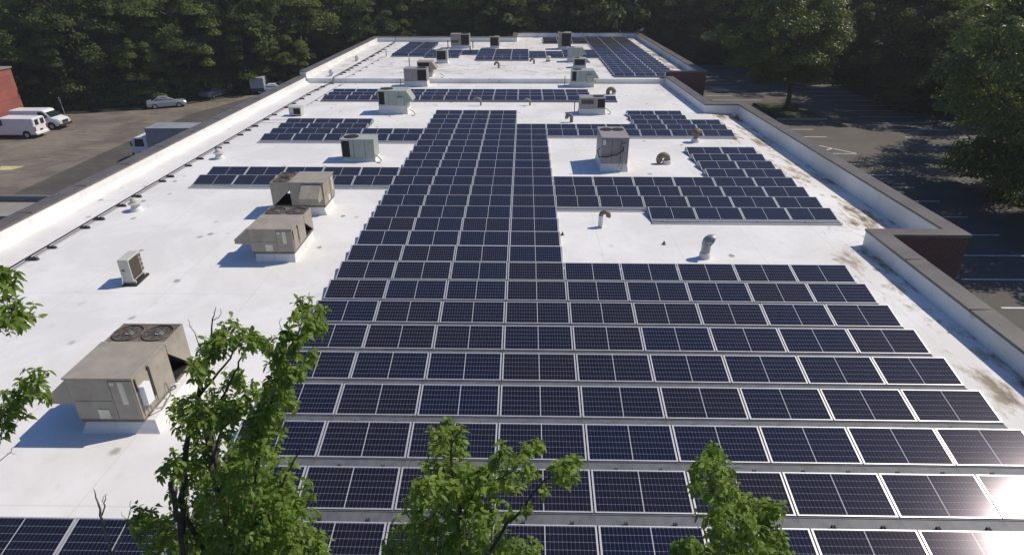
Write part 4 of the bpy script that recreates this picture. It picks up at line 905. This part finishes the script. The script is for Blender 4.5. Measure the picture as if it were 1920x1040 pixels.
# ------------------------------------------------------------ close branches
FGD=json.loads(r'''{"B":{"clusters":[[-3.88,6.43,5.85,0.13],[-3.34,6.03,6.24,0.24],[-3.42,5.89,6.16,0.17],[-3.16,6.03,6.14,0.18],[-3.2,6.48,5.83,0.11],[-3.55,5.65,6.0,0.19],[-3.54,5.86,6.01,0.15],[-3.63,6.44,5.33,0.19],[-3.84,5.75,5.33,0.27],[-4.46,6.43,4.83,0.19],[-3.58,5.69,5.38,0.25],[-3.82,6.32,5.13,0.21],[-4.0,6.09,4.81,0.32],[-3.41,5.61,5.3,0.21],[-4.47,6.26,4.13,0.28],[-4.3,5.77,4.41,0.2],[-4.55,6.38,3.58,0.36],[-3.97,6.1,4.28,0.31],[-3.64,6.3,4.99,0.23],[-3.57,6.49,4.99,0.23],[-3.85,6.44,4.74,0.17],[-2.44,6.11,6.48,0.19],[-2.39,6.26,6.28,0.18],[-2.37,5.65,6.56,0.2],[-2.5,5.62,6.37,0.21],[-2.75,5.83,6.17,0.19],[-2.63,5.74,6.02,0.22],[-2.9,6.03,5.59,0.23],[-2.58,5.72,5.89,0.18],[-2.84,5.76,5.53,0.21],[-3.03,5.88,5.24,0.24],[-3.06,5.79,5.07,0.24],[-2.43,6.1,5.89,0.11],[-3.02,6.47,4.98,0.18],[-3.08,5.66,5.26,0.16],[-3.09,5.59,4.97,0.26],[-3.71,6.27,4.22,0.27],[-3.73,6.27,3.94,0.42],[-3.59,5.67,4.21,0.45],[-3.11,5.67,4.35,0.4],[-3.3,5.63,3.94,0.5],[-3.01,5.86,3.71,0.43],[-4.17,6.27,3.05,0.52],[-3.2,6.35,2.66,0.45],[-3.4,5.86,3.11,0.54],[-3.85,5.72,3.07,0.5],[-2.99,6.2,2.47,0.35],[-4.55,6.2,3.01,0.39],[-5.01,6.49,2.14,0.48],[-4.59,5.54,3.69,0.28],[-4.83,5.72,3.68,0.18],[-5.09,6.1,2.6,0.31],[-3.47,6.33,2.84,0.43],[-3.54,5.66,3.45,0.48]],"branches":[[[-4.8,6.1,2.38,0.075],[-4.59,6.1,3.33,0.07],[-4.4,6.1,4.09,0.06],[-4.2,6.1,4.71,0.05],[-3.95,6.1,5.26,0.04],[-3.76,6.1,5.69,0.03],[-3.62,6.1,6.06,0.02],[-3.53,6.1,6.35,0.012],[-3.46,6.1,6.52,0.006]],[[-3.95,6.1,5.26,0.035],[-3.62,6.1,5.61,0.022],[-3.36,6.1,5.95,0.016],[-3.23,6.1,6.07,0.01]],[[-3.87,6.1,5.38,0.02],[-3.85,6.1,5.69,0.014],[-3.74,6.1,5.99,0.01],[-3.82,6.1,6.26,0.006]],[[-3.53,6.1,6.35,0.01],[-3.44,6.1,6.41,0.006],[-3.41,6.1,6.5,0.004]],[[-3.79,6.1,6.26,0.006],[-3.82,6.1,6.35,0.004]],[[-3.85,6.0,4.89,0.03],[-3.61,6.0,5.3,0.024],[-3.37,6.0,5.69,0.02],[-3.23,6.0,5.93,0.015],[-3.19,6.0,6.02,0.008]],[[-3.89,5.9,4.38,0.03],[-3.68,5.9,4.85,0.024],[-3.43,5.9,5.18,0.018],[-3.2,5.9,5.38,0.01]],[[-3.64,5.9,2.66,0.06],[-3.49,5.9,3.56,0.055],[-3.32,5.9,4.3,0.045],[-3.1,5.9,4.98,0.035],[-2.85,5.9,5.61,0.026],[-2.61,5.9,6.13,0.02],[-2.37,5.9,6.54,0.01]],[[-2.7,5.9,6.13,0.012],[-2.66,5.9,6.34,0.006],[-2.65,5.9,6.5,0.004]],[[-3.29,5.7,3.4,0.03],[-2.88,5.7,4.41,0.02],[-2.68,5.7,4.75,0.014],[-2.58,5.7,5.0,0.008],[-2.51,5.7,5.24,0.005]],[[-2.68,5.7,4.75,0.01],[-2.55,5.7,4.85,0.006]],[[-3.47,5.9,3.56,0.03],[-3.15,5.9,3.38,0.02],[-2.91,5.9,3.08,0.012]],[[-4.59,6.1,3.33,0.03],[-4.9,6.1,3.07,0.015],[-5.07,6.1,3.12,0.008]],[[-4.27,5.4,3.15,0.05],[-4.19,5.4,3.73,0.048],[-4.13,5.4,4.26,0.046],[-4.1,5.4,4.57,0.042]],[[-4.13,5.4,4.3,0.025],[-4.12,5.4,4.43,0.022]]]},"A":{"clusters":[[-5.52,5.89,7.07,0.13],[-5.5,5.87,6.99,0.16],[-5.89,6.16,6.67,0.14],[-5.84,6.16,6.45,0.22],[-5.71,6.1,6.43,0.19],[-5.76,5.91,6.44,0.2],[-5.56,5.83,6.49,0.13],[-5.74,5.9,5.64,0.21],[-6.03,6.02,5.42,0.21],[-6.34,6.13,5.2,0.19],[-5.91,6.01,5.34,0.18],[-6.05,5.9,5.26,0.16],[-6.33,5.97,5.04,0.2],[-6.29,5.83,4.99,0.19],[-5.85,6.11,5.51,0.1]],"branches":[[[-6.43,6.0,5.65,0.03],[-6.1,6.0,6.1,0.02],[-5.89,6.0,6.35,0.012],[-5.71,6.0,6.49,0.007]],[[-6.29,6.0,6.09,0.02],[-5.98,6.0,6.52,0.012],[-5.77,6.0,6.76,0.008],[-5.65,6.0,6.92,0.005]],[[-7.02,6.0,4.32,0.03],[-6.54,6.0,4.85,0.02],[-6.22,6.0,5.18,0.012],[-5.89,6.0,5.46,0.007]],[[-6.75,5.8,4.25,0.012],[-6.45,5.8,4.5,0.008],[-6.26,5.8,4.65,0.006],[-6.11,5.8,4.79,0.004]],[[-6.33,5.8,4.6,0.005],[-6.21,5.8,4.6,0.003]],[[-6.43,6.0,5.65,0.03],[-7.29,6.0,4.84,0.05],[-8.37,6.0,3.93,0.07]],[[-6.29,6.0,6.09,0.02],[-6.43,6.0,5.65,0.03]],[[-7.02,6.0,4.32,0.03],[-8.37,6.0,3.93,0.06]]]},"C":{"clusters":[[-0.81,5.31,5.51,0.15],[-0.74,5.37,5.35,0.15],[-0.89,5.1,5.55,0.13],[-0.85,5.72,4.8,0.22],[-1.0,5.64,4.71,0.23],[-0.72,5.45,4.86,0.2],[-0.82,5.02,4.99,0.27],[-0.98,4.8,5.13,0.2],[-0.68,5.45,4.49,0.28],[-0.48,5.12,5.05,0.17],[-0.45,5.29,4.56,0.25],[-0.81,5.44,4.16,0.34],[-1.18,5.63,3.9,0.31],[-1.41,5.65,3.5,0.3],[-0.46,4.96,4.54,0.25],[-1.06,5.41,3.69,0.36],[-0.69,5.3,3.73,0.35],[-1.56,5.37,3.54,0.2],[-0.27,4.91,5.44,0.11],[-0.18,4.89,5.56,0.12],[-0.35,5.69,4.38,0.15],[-0.15,5.53,4.75,0.13],[0.06,5.31,5.23,0.12],[0.16,5.45,5.18,0.11],[0.03,4.86,5.41,0.14],[-0.09,5.74,4.29,0.14],[0.13,5.47,4.68,0.09],[0.39,4.87,5.41,0.13],[0.58,5.77,4.64,0.15],[0.53,5.77,4.41,0.14],[0.54,5.05,5.19,0.08],[0.04,5.11,4.56,0.09],[-0.11,5.31,4.26,0.12],[0.26,5.5,4.41,0.07],[-0.38,5.56,3.53,0.22],[-0.07,4.87,4.2,0.18],[0.15,5.59,3.37,0.16],[-0.26,5.73,3.0,0.26],[-0.58,5.41,3.33,0.29]],"branches":[[[-0.7,5.3,3.36,0.05],[-0.73,5.3,4.09,0.045],[-0.76,5.3,4.76,0.03],[-0.78,5.3,5.22,0.018],[-0.79,5.3,5.48,0.008]],[[-0.73,5.3,4.09,0.03],[-0.51,5.3,4.6,0.02],[-0.32,5.3,4.92,0.014],[-0.2,5.3,5.16,0.008]],[[-0.5,5.2,3.49,0.04],[-0.3,5.2,3.9,0.034],[-0.08,5.2,4.34,0.027],[0.13,5.2,4.67,0.02],[0.33,5.2,4.95,0.014],[0.48,5.2,5.11,0.008]],[[-0.32,5.3,4.76,0.012],[-0.11,5.3,4.93,0.01],[0.12,5.3,5.25,0.006]],[[-0.73,5.3,4.09,0.025],[-0.98,5.3,4.26,0.016],[-1.25,5.3,3.99,0.01]],[[-1.31,5.3,4.75,0.003],[-1.26,5.3,4.98,0.003],[-1.2,5.3,5.14,0.002]],[[-1.25,5.3,3.99,0.008],[-1.31,5.3,4.42,0.004],[-1.31,5.3,4.75,0.003]]]},"D":{"clusters":[[2.08,5.34,5.16,0.15],[2.07,5.54,4.89,0.13],[2.2,5.35,4.98,0.16],[1.87,4.76,5.4,0.2],[1.87,4.95,5.03,0.12],[2.0,4.69,5.3,0.19],[2.44,5.42,4.32,0.25],[2.13,5.0,4.6,0.22],[2.47,5.06,4.62,0.2],[2.81,5.41,4.34,0.2],[2.73,5.01,4.68,0.16],[2.71,5.0,4.45,0.23],[2.29,4.65,4.72,0.28],[2.39,5.4,3.78,0.25],[2.97,5.22,3.91,0.2],[2.88,5.41,3.55,0.3],[2.23,4.68,4.32,0.26],[1.74,4.64,4.55,0.15],[1.65,4.67,4.44,0.11],[2.05,5.04,3.97,0.12]],"branches":[[[2.65,5.1,3.6,0.045],[2.46,5.1,4.21,0.035],[2.24,5.1,4.69,0.025],[2.06,5.1,5.15,0.016],[1.99,5.1,5.36,0.007]],[[2.46,5.1,4.21,0.022],[2.59,5.1,4.46,0.015],[2.71,5.1,4.64,0.007]],[[2.54,5.1,3.69,0.02],[2.24,5.1,3.81,0.012],[1.88,5.1,3.98,0.006]]]},"E":{"clusters":[],"branches":[[[-5.44,5.6,2.67,0.035],[-5.37,5.6,3.08,0.032],[-5.31,5.6,3.43,0.028],[-5.26,5.6,3.8,0.024],[-5.25,5.6,4.03,0.016],[-5.23,5.6,4.24,0.008]],[[-5.26,5.6,3.8,0.016],[-5.17,5.6,3.99,0.012],[-5.11,5.6,4.14,0.006]],[[-5.09,5.6,4.17,0.005],[-5.19,5.6,4.03,0.008]],[[-5.37,5.6,3.08,0.022],[-5.15,5.6,3.38,0.014],[-5.01,5.6,3.62,0.011],[-4.89,5.6,3.86,0.008],[-4.82,5.6,4.06,0.004]],[[-4.97,5.6,3.72,0.006],[-4.99,5.6,3.87,0.003]],[[-4.93,5.6,3.78,0.006],[-4.78,5.6,3.99,0.003]]]}}''')
def leaf_verts(rg,P,dirv,L,W_):
    """one drooping leaf folded on its midrib: 9 verts"""
    d=dirv/np.linalg.norm(dirv); up=np.array([0,0,1.]); sdv=np.cross(d,up); ln=np.linalg.norm(sdv)
    sdv=np.array([1,0,0.]) if ln<1e-3 else sdv/ln
    tw=rg.uniform(-.7,.7); nrm=np.cross(sdv,d); sdv=sdv*math.cos(tw)+nrm*math.sin(tw); nrm=np.cross(sdv,d)
    pts=[];prof=[(0,.05),(.25,.8),(.5,1.),(.75,.72),(1.,.0)]
    dr=rg.uniform(.15,.5)
    out=[]
    for i,(t_,w_) in enumerate(prof):
        c=P+d*L*t_+np.array([0,0,-dr*L*t_*t_]); out.append(c)
        if 0<i<4: 
            out.append(c+sdv*W_*w_*.5+nrm*W_*.12*w_); out.append(c-sdv*W_*w_*.5+nrm*W_*.12*w_)
    return out
LF=[(0,2,1),(0,1,3),(1,2,5,4),(3,1,4,6),(4,5,8,7),(6,4,7,9),(7,8,10),(9,7,10)]
def near_tree(key,label,name,trunkpt,trunk_r,leafmat='leafF',barkmat='bark',seed=1,dens=1.,extra=None,topat=None):
    D=FGD[key]; rg=np.random.default_rng(seed)
    bx,by=trunkpt; z0=zg(bx,by)
    root=empty(name,(bx,by,z0),0,label,'tree')
    off=Vector((bx,by,z0))
    m=MB()
    for br in D['branches']:
        pts=[Vector(p[:3])-off for p in br]; rs=[p[3]*.62 for p in br]
        P2=[];R2=[]
        for i in range(len(pts)-1):
            for k in range(3):
                t_=k/3; q=pts[i].lerp(pts[i+1],t_); j=.012 if (i or k) else 0
                P2.append(q+Vector(rg.normal(size=3)*j)); R2.append(rs[i]*(1-t_)+rs[i+1]*t_)
        P2.append(pts[-1]);R2.append(rs[-1]); m.tube(P2,R2,7)
    # lower limbs join the trunk that stands in the ground before the building
    roots=[br[0] for br in D['branches'] if br[0][3]>=.03]
    top=Vector((sum(r[0] for r in roots)/len(roots),sum(r[1] for r in roots)/len(roots),min(r[2] for r in roots)-1.3))-off
    if topat: top=Vector(topat)-off
    m.tube([(0,0,-.3),(0,0,1.5),top*.6,top],[trunk_r*1.4,trunk_r,trunk_r*.85,trunk_r*.6],12)
    for r in roots:
        q=Vector(r[:3])-off; m.tube([top-Vector((0,0,.1)),top.lerp(q,.5)+Vector((0,0,-.12)),q],[trunk_r*.55,max(r[3]*1.3,.04),r[3]],8)
    m.build('trunk',M[barkmat],root,smooth=True)
    if D['clusters']:
        vs=[];fs=[]; tw=MB()
        for (x,y,z_,r) in D['clusters']+(extra or []):
            c=np.array([x,y,z_])-np.array(off); ns=max(3,int(dens*22*(r/.2)**1.6))
            for s in range(ns):
                d=rg.normal(size=3); d/=np.linalg.norm(d); p=c+d*r*rg.uniform(.15,1.0)**.6
                ax=rg.normal(size=3)*.6+d*.8+np.array([0,0,.5]); ax/=np.linalg.norm(ax)
                q0=p-ax*.10; tw.tube([tuple(q0),tuple(p)],[.0035,.002],4,cap=False)
                a0=rg.uniform(0,6.28); nl=rg.integers(4,8)
                t1=np.cross(ax,[0,0,1.]); t1=t1/np.linalg.norm(t1) if np.linalg.norm(t1)>1e-3 else np.array([1,0,0.]); t2=np.cross(ax,t1)
                for k in range(nl):
                    a=a0+k*2.4; dv=(t1*math.cos(a)+t2*math.sin(a))*1.0+ax*rg.uniform(-.1,.6)+np.array([0,0,-.35])
                    L=rg.uniform(.065,.115); b=len(vs)
                    pv=leaf_verts(rg,p-ax*rg.uniform(0,.08),dv,L,L*rg.uniform(.38,.55))
                    vs+=[tuple(v_) for v_ in pv]; fs+=[tuple(b+i for i in f) for f in LF]
        nb=len(vs); nf=len(fs); vs+=tw.v; fs+=[tuple(nb+i for i in f_) for f_ in tw.f]
        me=bpy.data.meshes.new('foliage'); me.from_pydata(vs,[],fs); me.materials.append(M[leafmat]); me.materials.append(M[barkmat]); me.polygons.foreach_set('material_index',[0]*nf+[1]*(len(fs)-nf)); me.polygons.foreach_set('use_smooth',[True]*len(me.polygons)); me.update()
        o=bpy.data.objects.new('foliage',me); link(o,root)
    return root
near_tree('B','tall leafy tree with bare twig tips standing before the largest tan unit','broadleaf_tree',(-3.6,4.6),.17,seed=21,dens=.85)
near_tree('C','leafy tree top with three upright shoots over the middle of the front panels','broadleaf_tree',(-.9,4.2),.14,seed=22,dens=.8)
near_tree('D','small leafy tree top over the front panels toward the sun glare','broadleaf_tree',(2.3,4.1),.12,seed=23,dens=.85)
near_tree('A','leafy sprays reaching in from the picture edge beside the white roof','broadleaf_tree',(-10.2,5.6),.14,seed=24,dens=.62,topat=(-9.3,5.7,3.2))
near_tree('E','bare pale dead shoots beside the leafy tree at the roof corner','dead_tree',(-4.6,4.6),.09,barkmat='palebark',seed=25)

# ------------------------------------------------------------ air
hz=MB(); hz.box(-640,640,-230,720,-9.5,34); o=hz.build('haze',nt('air')[0]); m_=o.data.materials[0]; t=m_.node_tree; t.nodes.clear()
out=t.nodes.new('ShaderNodeOutputMaterial'); pv=t.nodes.new('ShaderNodeVolumePrincipled'); pv.inputs['Color'].default_value=(.93,.96,1,1); pv.inputs['Density'].default_value=.00045; pv.inputs['Anisotropy'].default_value=.25
t.links.new(pv.outputs[0],out.inputs['Volume']); tag(o,'thin pale summer haze in the air','haze',None,'stuff')
